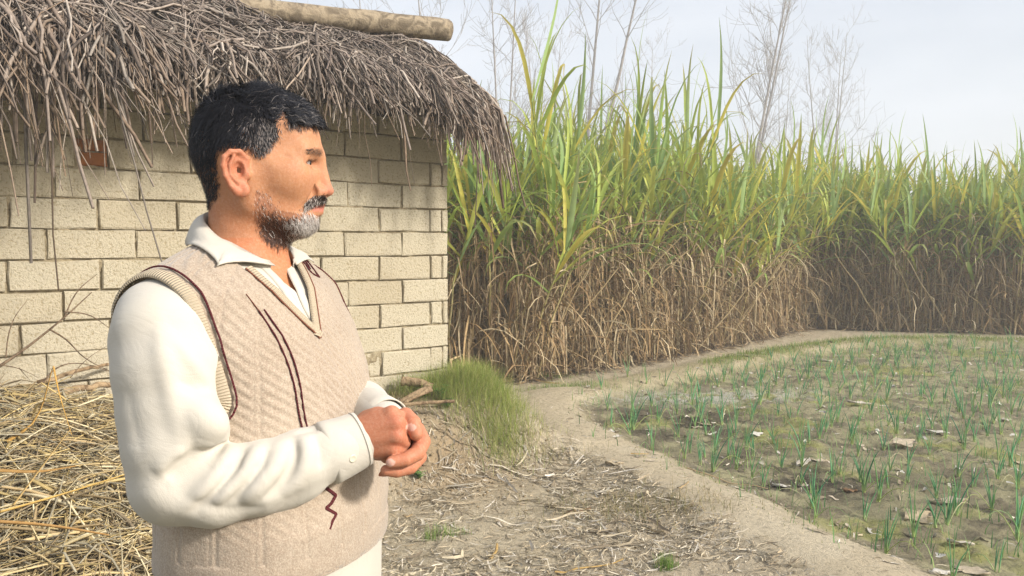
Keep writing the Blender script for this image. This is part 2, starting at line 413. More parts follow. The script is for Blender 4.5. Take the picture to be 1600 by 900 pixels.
# complexion: lips, nails, ear rims, stubble shadow are colour the skin really has
q = toH(VV.astype(np.float32)); ay = np.abs(q[:, 1]); C = np.tile(np.array(skinA), (len(VV), 1))
def blend(mask, c, k=1): 
    global C
    m = np.clip(mask, 0, 1)[:, None]*k; C = C*(1-m) + np.array(c)*m
isH = q[:, 2] > -.14
blend(isH*np.exp(-((q[:, 0]-.065)**2+(q[:, 2]+.030)**2+(ay-.045)**2)/.022**2), hs('BE7A58'), .25)
blend(isH*np.exp(-((q[:, 0]-.112)**2+(q[:, 2]+.046)**2)/.014**2), hs('B86F59'), .7)
blend(isH*np.exp(-((q[:, 2]+.095)/.03)**2)*np.clip((.07-q[:, 0])/.05, 0, 1), hs('A8643F'), .4)
blend((q[:, 2] < -.12)*(q[:, 2] > -.3)*1.0, hs('BD7248'), .65)
blend((q[:, 0] > .074)*np.exp(-((q[:, 2]+.0735-.0*ay)/.0062)**4)*(ay < .026)*(q[:, 0] > .086-ay*.35), hs('B5685C'), .9)
ear = (ay > .073)*(q[:, 0] < .0)*(q[:, 0] > -.050)*(q[:, 2] > -.065)*(q[:, 2] < .014); blend(ear*1.0, hs('BC7256'), .75)
blend(isH*np.exp(-((q[:, 0]-.085)**2/.012**2+(q[:, 2]+.006)**2/.006**2+(ay-.033)**2/.02**2)), hs('93573F'), .35)
blend((q[:, 0] > .0)*inpoly(400+q[:, 0]*1008, 250-q[:, 2]*1008, [(408, 300), (402, 345), (415, 378), (480, 380), (505, 360), (500, 335), (470, 335), (440, 330)])*1.0, hs('7A4C36'), .55)
handm = (VV[:, 2] < 1.25)*(VV[:, 2] > 1.05); blend(handm*1.0, hs('BC775A'), .8)
for x, y, d in ((619, 655, 1.09), (624, 675, 1.088), (622, 698, 1.09), (655, 690, 1.115), (640, 665, 1.11)):
    blend(np.exp(-((VV-P(x, y, d))**2).sum(1)/.011**2), hs('B4624A'), .5)
for x, y, d in ((642, 668, 1.103), (609, 723, 1.080)):
    blend(1.0*(np.linalg.norm((VV-P(x, y, d))*(.8, 1, 1.1), axis=1) < .0062), hs('DDB0A0'), .9)
vcol(body, C); kid(body)
# eyes
M_eye = NB('eye_white', .15, .5).col(hs('A89C92')).m; M_iris = NB('iris', .1, .6).col(hs('1E1210')).m
for sy in (-1, 1):
    c = frH((.0725, .0340*sy, -.007)); n = 20; VS = []; FS = []
    for i in range(n+1):
        for j in range(n): a = math.pi*i/n; b = 2*math.pi*j/n; VS.append((math.cos(a), math.sin(a)*math.cos(b), math.sin(a)*math.sin(b)))
    VS = np.array(VS); FS = [(i*n+j, i*n+(j+1) % n, (i+1)*n+(j+1) % n, (i+1)*n+j) for i in range(n) for j in range(n)]
    e = mesh_obj('eye', np.array(VS)*.0122 @ HR.astype(float) + c, FS, [M_eye, M_iris])
    e.data.polygons.foreach_set('material_index', [1 if i < 4 else 0 for i in range(n) for j in range(n)]); kid(e)
# ---------------------------------------------------------------- shirt
def gauss_fold(Q, path, w, sharp=False):
    best = np.full(Q.shape[:-1], 9.0, np.float32); T_ = np.zeros_like(best); n = len(path)-1
    for i in range(n):
        a = path[i].astype(np.float32); ab = (path[i+1]-path[i]).astype(np.float32)
        h = np.clip(((Q-a) @ ab)/(ab@ab), 0, 1); d = np.linalg.norm(Q-a-h[..., None]*ab, axis=-1); m = d < best
        best = np.where(m, d, best); T_ = np.where(m, (i+h)/n, T_)
    return (np.exp(-(best/w)**2) if not sharp else np.exp(-best/w))*np.clip(np.sin(np.pi*np.clip(T_, .02, .98))*1.35, 0, 1)
near0 = lambda Q: chain(Q, AR, ARr, .010)
folds = []
def fold(px, w, amp):
    m = march(near0, [a for a, b in px], [b for a, b in px]); m = smooth_path(m, 9); folds.append(([x for x in m], w*(1.25 if amp < 0 else 1.0), amp*1.35))
G_, R_ = 'g', 'r'
fold([(356, 690), (340, 697), (318, 706), (297, 715), (275, 733), (256, 750)], .0080, .0150)
fold([(350, 650), (346, 672), (328, 688), (300, 700)], .015, -.0090)
fold([(300, 712), (292, 722), (276, 738), (262, 748)], .0040, .0080)
fold([(246, 500), (256, 555), (265, 601), (278, 660), (290, 706)], .0095, -.0060)
fold([(265, 601), (281, 614), (297, 626), (325, 650), (350, 676)], .0070, -.0050)
fold([(253, 512), (275, 535), (297, 562), (320, 590), (340, 615)], .0065, -.0035)
fold([(300, 480), (318, 510), (334, 548), (344, 585)], .0060, -.0035)
fold([(270, 590), (300, 606), (335, 640)], .0055, .0035)
fold([(268, 640), (292, 668), (322, 684)], .0060, .0030)
fold([(240, 740), (262, 722), (285, 708), (300, 706)], .008, -.0045)
fold([(366, 692), (356, 715), (340, 740), (318, 768), (285, 796)], .0075, -.0060)
fold([(386, 698), (374, 722), (352, 752), (322, 782), (292, 803)], .0060, .0065)
fold([(407, 692), (397, 712), (382, 736), (360, 765), (330, 792)], .0070, -.0065)
fold([(422, 700), (412, 722), (396, 748), (370, 776), (342, 798)], .0060, .0060)
fold([(437, 684), (440, 706), (430, 732), (405, 760), (370, 788)], .0085, -.0075)
fold([(458, 684), (463, 706), (456, 734), (436, 760), (408, 782)], .0050, .0120)
fold([(472, 676), (480, 700), (478, 728), (460, 758), (440, 778)], .0085, -.0070)
fold([(462, 678), (480, 673), (500, 668)], .0040, .0055)
fold([(490, 680), (500, 705), (500, 735)], .0050, .0040)
fold([(310, 727), (345, 733), (375, 731), (420, 731), (455, 728)], .0022, .0016)
fold([(280, 770), (320, 792), (370, 798), (420, 792)], .0080, .0045)
fold([(225, 745), (255, 785), (310, 806)], .014, -.0030)
fold([(196, 600), (206, 660), (226, 720)], .018, .0025)
def sleevef(Q):
    d = near0(Q)
    m = np.abs(d) < .06; qm = Q[m]; dm = d[m]
    for p, w, a in folds: dm = dm + a*gauss_fold(qm, p, w, a > 0)
    d[m] = dm
    d = smin(d, ell(Q, P(320, 655, 1.005), (.033, .026, .025), ax=np.array([[.8, 0, -.6], [0, 1, 0], [.6, 0, .8]])), .022)
    s1 = smin(d, ell(Q, P(455, 775, 1.065), (.045, .020, .016), ax=np.array([[.94, 0, .34], [0, 1, 0], [-.34, 0, .94]])), .012)
    return s1
def shirt(Q):
    q = toT(Q); u, v, z = q[..., 0], q[..., 1], q[..., 2]
    T = Tors(Q, .52) + .007
    w = np.interp(z, [1.28, 1.36, 1.375, 1.41, 1.45], [.0015, .0022, .006, .030, .050])
    cut = np.maximum(np.abs(v+.004) - w, .03 - u); T = smax(T, -cut, .004)
    low = np.interp(z, [.5, .95], [.0, 1]); 
    T = T + .004*np.sin(np.arctan2(v, u)*9 + z*5)*(z < 1.0)*np.clip((1.0-z)/.2, 0, 1)
    d = smin(T, sleevef(Q), .006)
    return smin(d, chain(Q, AL, ALr, .01), .008)
def shirt_cut(Q):      # open where the neck comes out and at the wrists
    q = toH(Q); d = shirt(Q)
    d = smax(d, -(headn(Q) - .003), .002)
    q = toT(Q); d = np.maximum(d, q[..., 2] - 1.462)
    return d
V, Fq = polygonise(shirt_cut, TO + (-.33, -.33, .53), TO + (.30, .33, 1.48), .0029)
# trim the sleeve end inside the cuff
sh = mesh_obj('shirt', V, Fq, M_shirt); kid(sh)
def tube(name, path, radii, mat, parent, flat=1.0, n=28, thick=.0022, bulge=None):
    """open cloth tube with a real thickness"""
    path = np.asarray(path); tg = np.gradient(path, axis=0); V = []; m = len(path)
    for k, (p, t, r) in enumerate(zip(path, tg, radii)):
        t = t/np.linalg.norm(t); e1 = np.cross(t, (0, 1, 0)); e1 /= np.linalg.norm(e1); e2 = np.cross(t, e1)
        for j in range(n):
            a = 2*math.pi*j/n; V.append(p + e1*math.cos(a)*r + e2*math.sin(a)*r*flat)
    Fc = [(k*n+j, k*n+(j+1) % n, (k+1)*n+(j+1) % n, (k+1)*n+j) for k in range(m-1) for j in range(n)]
    o = mesh_obj(name, V, Fc, mat); kid(o, parent)
    if parent is not man: pass
    md = o.modifiers.new('t', 'SOLIDIFY'); md.thickness = thick; md.offset = 1; return o
cuff = tube('cuff', smooth_path([P(507, 710, 1.088), P(509, 709, 1.089), P(535, 699, 1.102), P(561, 687, 1.114), P(566, 685, 1.116)], 12), np.r_[.0400, .0425, np.linspace(.0418, .0368, 9), .0362], M_shirt, sh, .88, 44, .003)
for tt, rr in ((.10, .0426), (.90, .0381)):
    a_ = P(507, 710, 1.088)*(1-tt)+P(566, 685, 1.116)*tt; b_ = a_ + (P(566, 685, 1.116)-P(507, 710, 1.088))*.022
    tube('cuff_seam', [a_, a_*.5+b_*.5, b_], [rr+.0012, rr+.0016, rr+.0010], M_shirt, cuff if False else sh, .88, 44, .0012)
cuffL = tube('cuff', smooth_path([P(570, 645, 1.25), P(606, 664, 1.172)], 5), np.linspace(.041, .038, 5), M_shirt, sh, .9, 32)
# ---------------------------------------------------------------- vest
def wob(Q):
    q = toT(Q); u, v, z = q[..., 0], q[..., 1], q[..., 2]
    return .0035*np.sin(z*38 + v*14 + 2*np.sin(u*20))*np.exp(-((z-1.09)/.06)**2) + .003*np.sin(z*30+u*25)*np.exp(-((z-1.24)/.05)**2)
Tm = lambda Q: Tors(Q, .95)
Tw = lambda Q: Tors(Q, .95) + wob(Q)
Vn = march(Tm, [372, 384, 400, 420, 440, 460, 480, 499], [409, 420, 434, 452, 471, 491, 510, 528])
Vf = march(Tm, [499, 497, 492, 484, 474, 464], [528, 505, 470, 440, 418, 403])
vn = toT(Vn.astype(np.float32)); vf = toT(Vf.astype(np.float32))
zn, on = np.unique(vn[:, 2], return_index=True); zf, of = np.unique(vf[:, 2], return_index=True)
def vcut(Q):
    q = toT(Q); u, v, z = q[..., 0], q[..., 1], q[..., 2]
    a = np.interp(z, zn, vn[on, 1]); b = np.interp(z, zf, vf[of, 1]); b = np.where(z > zf[-1], b + (z-zf[-1])*.5, b)
    d = np.maximum(np.maximum(a-v, v-b)*.8, (zn[0]-z)*.5); return np.maximum(d, -.0 - u)
VH = .985
def knit(Q):
    q = toT(Q); u, v, z = q[..., 0], q[..., 1], q[..., 2]; s = np.arctan2(-v, u-.02)*.17
    pc = (s/.052) % 1.0; pan = np.floor(s/.052).astype(int) % 2
    dg = np.sin(2*np.pi*(z - s*np.where(v < .02, .75, 1.5))/.0150 + pan*2.0 + 1.0*np.sin(s*31+z*17))
    g = np.exp(-(((pc+.5) % 1 - .5)/.05)**2); g2 = np.exp(-(((pc+.35) % 1 - .5)/.035)**2)
    am = np.clip((z-1.02)/.16, .42, 1)*np.clip((z-VH-.05)/.03, 0, 1)
    return am*(.0010*dg*(1-g)*(1-g2)) - .0014*g - .0007*g2
def vestf(Q):
    q = toT(Q); u, v, z = q[..., 0], q[..., 1], q[..., 2]
    d = Tors(Q, .9) - .002*np.clip((1.10-z)/.05, 0, 1)
    d = d + wob(Q)
    d = d - knit(Q)
    d = np.maximum(d, -vcut(Q))
    arm = np.abs(v) - .166 - np.clip(1.235-z, 0, 1)*.5; d = np.maximum(d, arm)
    col = z - 1.452; d = smax(d, col, .004); d = np.maximum(d, -(headn(Q)-.008))
    return np.maximum(d, VH - z)
V, Fq = polygonise(vestf, TO + (-.24, -.26, VH-.01), TO + (.24, .26, 1.50), .0021)
vest = mesh_obj('knitted_vest', V, Fq, M_knit); kid(vest)
def ribbon(name, path, f, width, thick, mat, parent, lift=.0, closed=False, side=0.0):
    """band lying on surface f along a path; side shifts it across its own width"""
    path = np.asarray(path, float); N = grad(f, path); tg = np.gradient(path, axis=0)
    if closed: tg = np.roll(path, -1, 0) - np.roll(path, 1, 0)
    tg /= np.linalg.norm(tg, axis=1, keepdims=True); B = np.cross(tg, N); B /= np.linalg.norm(B, axis=1, keepdims=True)
    N = np.cross(B, tg); sec = [(-1, -.6), (-.95, .55), (-.6, 1), (0, 1.15), (.6, 1), (.95, .55), (1, -.6)]; k = len(sec)
    V = []; A = []; L = np.r_[0, np.cumsum(np.linalg.norm(np.diff(path, axis=0), axis=1))]
    for i in range(len(path)):
        for a, b in sec: V.append(path[i] + B[i]*(a*width/2 + side*width) + N[i]*(lift + b*thick/2)); A.append((L[i], a, 0))
    m = len(path); R = m if closed else m-1
    Fc = [(i*k+j, i*k+j+1, ((i+1) % m)*k+j+1, ((i+1) % m)*k+j) for i in range(R) for j in range(k-1)]
    o = mesh_obj(name, V, Fc, mat); at = o.data.attributes.new('swp', 'FLOAT_VECTOR', 'POINT'); at.data.foreach_set('vector', np.array(A, np.float32).ravel())
    return kid(o, parent)
onT = lambda pts, f=Tm: np.array([p - grad(f, p[None])[0]*f(np.asarray(p, np.float32)[None])[0] for p in pts])
pn = onT(smooth_path(Vn[1:], 60)); pf = onT(smooth_path(Vf, 50))
ribbon('neck_band', pn, Tm, .013, .0052, M_rib, vest, .0005, side=-.45)
ribbon('neck_band', pf, Tm, .013, .0052, M_rib, vest, .0005, side=-.45)
ribbon('neck_stripe', pn, Tm, .0018, .0026, M_rust, vest, .0016, side=.8)
ribbon('neck_stripe', pf, Tm, .0018, .0026, M_rust, vest, .0016, side=.8)
# armholes
def loop(sy):
    out = []
    for a in np.linspace(0, 2*math.pi, 90, endpoint=False):
        c = np.array([-.0, 1.30]); dr = np.array([math.cos(a), math.sin(a)])
        r = np.linspace(.02, .2, 260); z = c[1] + r*dr[1]
        v = sy*(.166 + np.clip(1.235-z, 0, 1)*.5)
        q = np.stack([c[0]+r*dr[0], v, z], 1); f = Tm(frT(q).astype(np.float32)); i = np.argmax(f > 0) if (f > 0).any() else -1
        out.append(frT(q[i]))
    return np.array(out)
for sy in (-1, 1):
    lp = loop(sy); lp = (np.roll(lp, 1, 0)+2*lp+np.roll(lp, -1, 0))/4
    ribbon('armhole_band', lp, Tm, .019, .006, M_rib, vest, .001, True, side=.45*sy)
    ribbon('armhole_stripe', lp, Tm, .0028, .0026, M_maroon, vest, .0034, True, side=.45*sy*19/2.8*-.9)
# chest stripes and zigzag
def stripe(px, w=.0030, mat=None, n=60, sharp=False):
    m = march(Tm, [a for a, b in px], [b for a, b in px]); pth = resample(m, n) if sharp else smooth_path(m, n)
    ribbon('stripe', onT(pth, Tw), Tw, w*.78, .0024, mat or M_maroon, vest, .0010)
stripe([(404, 486), (424, 516), (446, 560), (458, 600), (468, 650), (474, 676)])
stripe([(412, 484), (432, 512), (456, 556), (467, 600), (476, 650), (482, 676)])
stripe([(516, 740), (509, 752), (510, 762), (527, 774), (520, 786), (511, 794), (526, 803), (519, 814), (514, 827)], .0062, None, 90, True)
stripe([(384, 460), (404, 486)], .0013, M_rust, 14)
stripe([(464, 398), (476, 405), (492, 425), (499, 434)], .0022, None, 20)
stripe([(499, 434), (486, 428), (476, 412), (466, 404)], .0024, None, 20)
stripe([(470, 403), (480, 413), (484, 421)], .0030, None, 9)
# hem rib
hem = []
for a in np.linspace(0, 2*math.pi, 160, endpoint=False):
    r = np.linspace(.05, .3, 400); q = np.stack([.045 + r*math.cos(a), r*math.sin(a), np.full(400, VH+.020)], 1); f = Tm(frT(q).astype(np.float32)); hem.append(frT(q[np.argmax(f > 0)]))
ribbon('hem_band', hem, Tm, .038, .004, M_knit, vest, .0002, True)
# ---------------------------------------------------------------- collar
def collar_ring(t): return np.array([.004 + .064*math.cos(t), .061*math.sin(t), 1.452 - .040*math.cos(t)])
ts = np.radians(np.linspace(-152, 152, 61))          # 0 = back of the neck
nearT = toT(march(lambda Q: Tm(Q)-.004, [337], [417]).astype(np.float32))[0]
inner = []; outer = []
for t in ts:
    th = math.pi - abs(t); th_s = th if t < 0 else -th
    p = np.array([.002 + .066*math.cos(th), -.062*math.sin(th)*(1 if t < 0 else -1), 1.455 - .042*math.cos(th)])
    w = abs(math.degrees(t))
    # outer edge: straight fall at the back, stretched to a point at the side-front
    back = np.array([p[0]*1.0 - .030*max(0, -math.cos(th)), p[1]*1.42, p[2] - .036])
    tip = np.array([nearT[0], nearT[1]*(1 if t < 0 else -1), nearT[2]])
    if w < 118: k = (w/118.0)**2.2; o_ = back*(1-k) + tip*k
    else: k = (w-118)/34.0; o_ = tip*(1-k) + (p + np.array([.006, .002 if t < 0 else -.002, -.008]))*k
    inner.append(p); outer.append(o_)
inner = np.array(inner); outer = np.array(outer); CV = []; nr = 7
stand = inner*np.array([1, 1, 1]) + np.array([0, 0, -.030])
rows = [stand, inner*[.97, .97, 1] + [0, 0, -.006], inner + [0, 0, .0015]]
for k in range(1, nr):
    s = k/(nr-1); rows.append(inner*(1-s) + outer*s + np.array([0, 0, 1])*(.010*math.sin(math.pi*s)) + np.stack([inner[:, 0]*0, inner[:, 1]*.06*math.sin(math.pi*s), inner[:, 0]*0], 1))
rows = np.array(rows); CV = frT(rows.reshape(-1, 3))
# keep the leaf above the vest
g = grad(Tm, CV); dd = Tm(CV.astype(np.float32)); push = np.clip(.0045 - dd, 0, .05); push[:61] = 0; CV = CV + g*push[:, None]
nc = 61; CF = [(r*nc+c, r*nc+c+1, (r+1)*nc+c+1, (r+1)*nc+c) for r in range(len(rows)-1) for c in range(nc-1)]
colr = mesh_obj('collar', CV, CF, M_shirt); kid(colr, sh)
md = colr.modifiers.new('t', 'SOLIDIFY'); md.thickness = .0022; md.offset = 0
# front placket edges
Sm = lambda Q: Tors(Q) + .0065
def strip2(name, px, w, th, lift, side=0):
    m = march(Sm, [a for a, b in px], [b for a, b in px]); return ribbon(name, onT(smooth_path(m, 40), Sm), Sm, w, th, M_shirt, sh, lift, side=side)
strip2('placket', [(404, 412), (424, 432), (443, 456), (458, 478), (470, 496)], .016, .003, .0005, -.3)
strip2('placket', [(446, 412), (456, 440), (470, 470), (486, 500)], .016, .003, .0012, -.3)
# buttons
M_btn = NB('button', .3, .5).col(hs('CFC8B4')).m
def button(p, n, r, parent):
    n = n/np.linalg.norm(n); a = np.cross(n, (0, 0, 1)); a /= np.linalg.norm(a); b = np.cross(n, a); V = []; k = 14
    for rr, h in ((r, 0), (r, .0016), (r*.8, .0022), (r*.55, .0014), (.0001, .0014)):
        for j in range(k): t = 2*math.pi*j/k; V.append(p + a*rr*math.cos(t) + b*rr*math.sin(t) + n*h)
    kid(mesh_obj('button', V, [(i*k+j, i*k+(j+1) % k, (i+1)*k+(j+1) % k, (i+1)*k+j) for i in range(4) for j in range(k)], M_btn), parent)
def hitmesh(o, px, py):
    me = o.data; vs = [v.co + Vector((-.41, 1.23, 0)) for v in me.vertices]; bv = BVHTree.FromPolygons(vs, [tuple(p.vertices) for p in me.polygons])
    loc, nor, i, d = bv.ray_cast(Vector((0, 0, CAMZ)), Vector(PR(px, py))); return np.array(loc), np.array(nor)
bp, bn = hitmesh(cuff, 549, 715); bn = bn*np.sign(-(bn@PR(549, 715))); button(bp + bn*.003, bn, .0058, sh)
# ---------------------------------------------------------------- hair, brows, beard
HV, HF = parts[0]; tri = HV[HF]; cen = tri.mean(1); nrm = np.cross(tri[:, 2]-tri[:, 0], tri[:, 3]-tri[:, 1]); area = np.linalg.norm(nrm, axis=1)*.5
nrm = nrm/(np.linalg.norm(nrm, axis=1, keepdims=True)+1e-12); gsign = np.sign((nrm*grad(h1, cen[:]))[...].sum(1)); nrm *= gsign[:, None]
qc = toH(cen.astype(np.float32)); qn = nrm @ HR.T
hx = 400 + qc[:, 0]*1008; hy = 250 - qc[:, 2]*1008; isear = (np.abs(qc[:, 1]) > .0735)*(qc[:, 0] < .008)*(qc[:, 0] > -.048)*(qc[:, 2] < .012)
HP = [(330, 324), (346, 312), (351, 290), (349, 262), (352, 240), (378, 231), (399, 238), (412, 252), (421, 247), (438, 222), (440, 212), (436, 195), (434, 178), (450, 180), (453, 205), (470, 204), (494, 200), (512, 180), (500, 100), (270, 100), (270, 324)]
BP = [(420, 300), (410, 322), (403, 345), (408, 366), (430, 380), (480, 380), (505, 362), (503, 345), (492, 337), (484, 331), (476, 328), (465, 338), (452, 344), (440, 340), (428, 322)]
MP = [(474, 327), (478, 314), (488, 305), (505, 304), (507, 314), (494, 317), (484, 322)]
def jit(n, s): return rng.normal(0, s, n)
def pick(mask, n):
    w = area*mask; return rng.choice(len(cen), n, p=w/w.sum())
def strands(name, idx, direc, length, width, curl, cols, parent, seg=4, lift=.25, root_off=0.0, grav=0.0):
    """ribbon hairs: direc in head coordinates, laid along the skin and lifted off it"""
    n = len(idx); N = qn[idx]; D = direc - (direc*N).sum(1, keepdims=True)*N; D /= np.linalg.norm(D, axis=1, keepdims=True)+1e-9
    p = qc[idx] + rng.normal(0, .0012, (n, 3)) + N*root_off; W = np.cross(D, N); rows = []
    ph = rng.uniform(0, 6.28, n)[:, None]; L = np.asarray(length)[:, None]/seg; cu = np.asarray(curl).reshape(-1, 1)*np.ones((n, 1))
    for k in range(seg+1):
        t = k/seg; wd = width*(1-.75*t)
        rows.append((p - W*wd/2, p + W*wd/2)); ang = cu*math.sin(1)*(t*2.2)
        dd = D*(1-.15*t) + N*(np.asarray(lift).reshape(-1, 1)*(1-1.1*t)) + W*np.sin(ph+ang*3)*cu*.5 + N*np.cos(ph+ang*3)*cu*.22; dd[:, 2] -= grav*t
        dd /= np.linalg.norm(dd, axis=1, keepdims=True); p = p + dd*L
    V = np.stack([x for r in rows for x in r], 1).reshape(-1, 3); k2 = 2*(seg+1)
    base = (np.arange(n)*k2)[:, None, None]; f = np.array([[2*i, 2*i+1, 2*i+3, 2*i+2] for i in range(seg)])[None]
    o = mesh_obj(name, frH(V), (base+f).reshape(-1, 4), M_hair); vcol(o, np.repeat(cols, k2, axis=0)); return kid(o, parent)
# dark mass of the hair
def hairf(Q):
    q = toH(Q); s = q.copy(); s[..., 1] = np.abs(q[..., 1]); d = headf(Q, False)
    x = 400 + q[..., 0]*1008; y = 250 - q[..., 2]*1008
    th = np.interp(q[..., 2], [-.075, -.03, .03, .08, .12], [.000, .003, .0055, .008, .008])
    th = (th-.0035)*np.clip((460-x)/30, .35, 1) - .001
    wav = .0026*np.sin(q[..., 0]*150+q[..., 2]*90)*np.sin(q[..., 1]*110+1) 
    d = d - th - wav*np.clip(q[..., 2]/.03, 0, 1)
    # forelock
    lock = chain(s, [hp(415, 162, .028), hp(440, 172, .032), hp(456, 183, .030), hp(466, 190, .018)], [.017, .017, .014, .010], .01)
    lock = smin(lock, chain(q, [hp(425, 160, 0), hp(454, 174, 0), hp(468, 188, 0)], [.017, .015, .010], .01), .01)
    lock = lock + .0045*np.sin(q[..., 0]*260-q[..., 2]*200+1)*np.cos(q[..., 1]*190)
    d = smin(d, lock, .012) - .0022*np.sin(q[..., 0]*170+q[..., 2]*120+q[..., 1]*60)*np.sin(q[..., 1]*150+q[..., 0]*70+1)*np.clip((q[..., 2]-.03)/.03, 0, 1)
    yl = 250 - q[..., 2]*1008; 
    return d
Vh, Fh = polygonise(hairf, HO + (-.14, -.12, -.09), HO + (.14, .12, .14), .0024)
qh = toH(Vh.astype(np.float32)); vx = 400+qh[:, 0]*1008; vy = 250-qh[:, 2]*1008
HPs = HP; inside = inpoly(vx, vy, HPs); fc = inside[Fh].all(1)
# keep the forelock itself where it hangs past the hairline
use = np.unique(Fh[fc]); mp_ = np.full(len(Vh), -1); mp_[use] = np.arange(len(use))
hair = mesh_obj('hair', Vh[use], mp_[Fh[fc]], M_hair); cH = np.tile(np.array(hs('15151A')), (len(use), 1))
qq = qh[use]; gx = 400+qq[:, 0]*1008; gy = 250-qq[:, 2]*1008; gm = np.clip((gx-385)/30, 0, 1)*np.clip((gy-190)/25, 0, 1)
cH = cH*(1-gm[:, None]*.3)+np.array(hs('4A3A30'))*gm[:, None]*.3; vcol(hair, cH); kid(hair)
hm = inpoly(hx+jit(len(hx), 3.0), hy+jit(len(hx), 3.0), HP)*~isear*(hy < 328)
ix = pick(hm, 30000); x, y, z = qc[ix].T; px_, py_ = hx[ix], hy[ix]
top = np.clip((z-.055)/.03, 0, 1)
dr = np.stack([(-.35+1.25*top), rng.normal(0, .18, len(ix)), (-1.0+.9*top)], 1)
dr[:, 0] += np.where(px_ > 400, .35, 0)*(1-top); dr += rng.normal(0, .16, dr.shape); cl1 = np.sin(x*170+z*120+y*60)*np.sin(y*150+x*70+1); cl2 = np.sin(x*110-z*190+y*90+2); dr[:, 1] += .75*cl1*top+.25*cl1; dr[:, 2] += .55*cl2*top+.2*cl2; dr[:, 0] += .3*cl2
ln = np.where(px_ > 440, .016, .013+.014*top)*rng.uniform(.6, 1.25, len(ix)); ln = np.where((px_ > 395) & (py_ > 185), .0075, ln); ln = np.where(py_ > 260, .007, ln)
grey = np.clip((px_-385)/35, 0, 1)*np.clip((py_-188)/22, 0, 1); pg = rng.random(len(ix)) < (.012 + .40*grey)
ch = np.where(pg[:, None], np.array(hs('857C78'))*rng.uniform(.4, 1.1, (len(ix), 1)), np.array(hs('17171C'))*rng.uniform(.6, 1.6, (len(ix), 1)))
off = np.interp(z, [-.075, -.03, .03, .08, .12], [.000, .002, .0045, .007, .007])*np.clip((460-px_)/30, .3, 1)
strands('hair_strand', ix, dr, ln, .00095, .35+.9*top*rng.random(len(ix)), ch, hair, 5, np.clip(.42+.30*top+.35*cl1*top+.15*cl2, .1, 1.2), np.maximum(off[:, None]-.003, 0))
# forelock strands
fm = hm*(hx > 425)*(hy < 200); ix = pick(fm, 3800); dr = np.stack([np.full(len(ix), 1.0), rng.normal(-.15, .3, len(ix)), rng.normal(-.3, .3, len(ix))], 1)
x, y, z = qc[ix].T; cl1 = np.sin(x*210+z*160)*np.sin(y*190+x*90); dr[:, 1] += 1.1*cl1; dr[:, 2] += .9*np.sin(x*180+y*170); ch = np.array(hs('17181E'))*rng.uniform(.6, 1.8, (len(ix), 1)); ch = np.where(rng.random((len(ix), 1)) < .07, np.array(hs('77716E')), ch)
strands('hair_strand', ix, dr, rng.uniform(.012, .022, len(ix)), .0011, rng.uniform(.8, 2.2, len(ix)), ch, hair, 7, .8, .008)
# beard
bm = inpoly(hx+jit(len(hx), 4.0), hy+jit(len(hx), 4.0), BP)*(~isear)*(qc[:, 0] > -.005); ix = pick(bm, 12000)
px_, py_ = hx[ix], hy[ix]; dr = np.stack([np.full(len(ix), .35), rng.normal(0, .25, len(ix)), np.full(len(ix), -1.0)], 1) + rng.normal(0, .30, (len(ix), 3))
wht = np.clip((px_-440)/30, 0, 1)*.90 + .04; wht = np.where(py_ < 338, np.maximum(wht, .25), wht); isw = rng.random(len(ix)) < wht
cb = np.where(isw[:, None], np.array(hs('D0C8C0'))*rng.uniform(.35, 1.1, (len(ix), 1)), np.array(hs('4A3024'))*rng.uniform(.5, 1.4, (len(ix), 1)))
dens = np.clip((px_-402)/26, 0, 1)*np.clip((py_-326)/30, .03, 1)*np.where(px_ > 462, .85, 1); keep = rng.random(len(ix)) < dens
strands('beard', ix[keep], dr[keep], rng.uniform(.005, .0125, keep.sum())*np.where(px_[keep] > 450, 1.1, .85), .00075, .6, cb[keep], man, 4, .45)
ix = pick(inpoly(hx, hy, MP)*(qc[:, 0] > .06), 2400); dr = np.stack([np.full(len(ix), -.1), np.sign(qc[ix, 1])*.8, np.full(len(ix), -.8)], 1) + rng.normal(0, .2, (len(ix), 3))
isw = rng.random(len(ix)) < np.where(hx[ix] > 494, .15, .35); cb = np.where(isw[:, None], np.array(hs('C8BEB4')), np.array(hs('2C1F1B')))*rng.uniform(.7, 1.3, (len(ix), 1))
strands('moustache', ix, dr, rng.uniform(.005, .009, len(ix)), .0007, .4, cb, man, 3, .45)
# cheek stubble
ST = [(404, 300), (400, 335), (428, 350), (470, 350), (478, 320), (455, 330), (430, 318), (418, 295)]
ix = pick(inpoly(hx, hy, ST)*(~isear), 550); cb = np.where(rng.random((len(ix), 1)) < .35, np.array(hs('B8AEA4')), np.array(hs('4A3026')))
strands('stubble', ix, np.stack([np.full(len(ix), .3), jit(len(ix), .2), np.full(len(ix), -1.0)], 1), rng.uniform(.0025, .005, len(ix)), .0005, .2, cb, man, 2, .4)
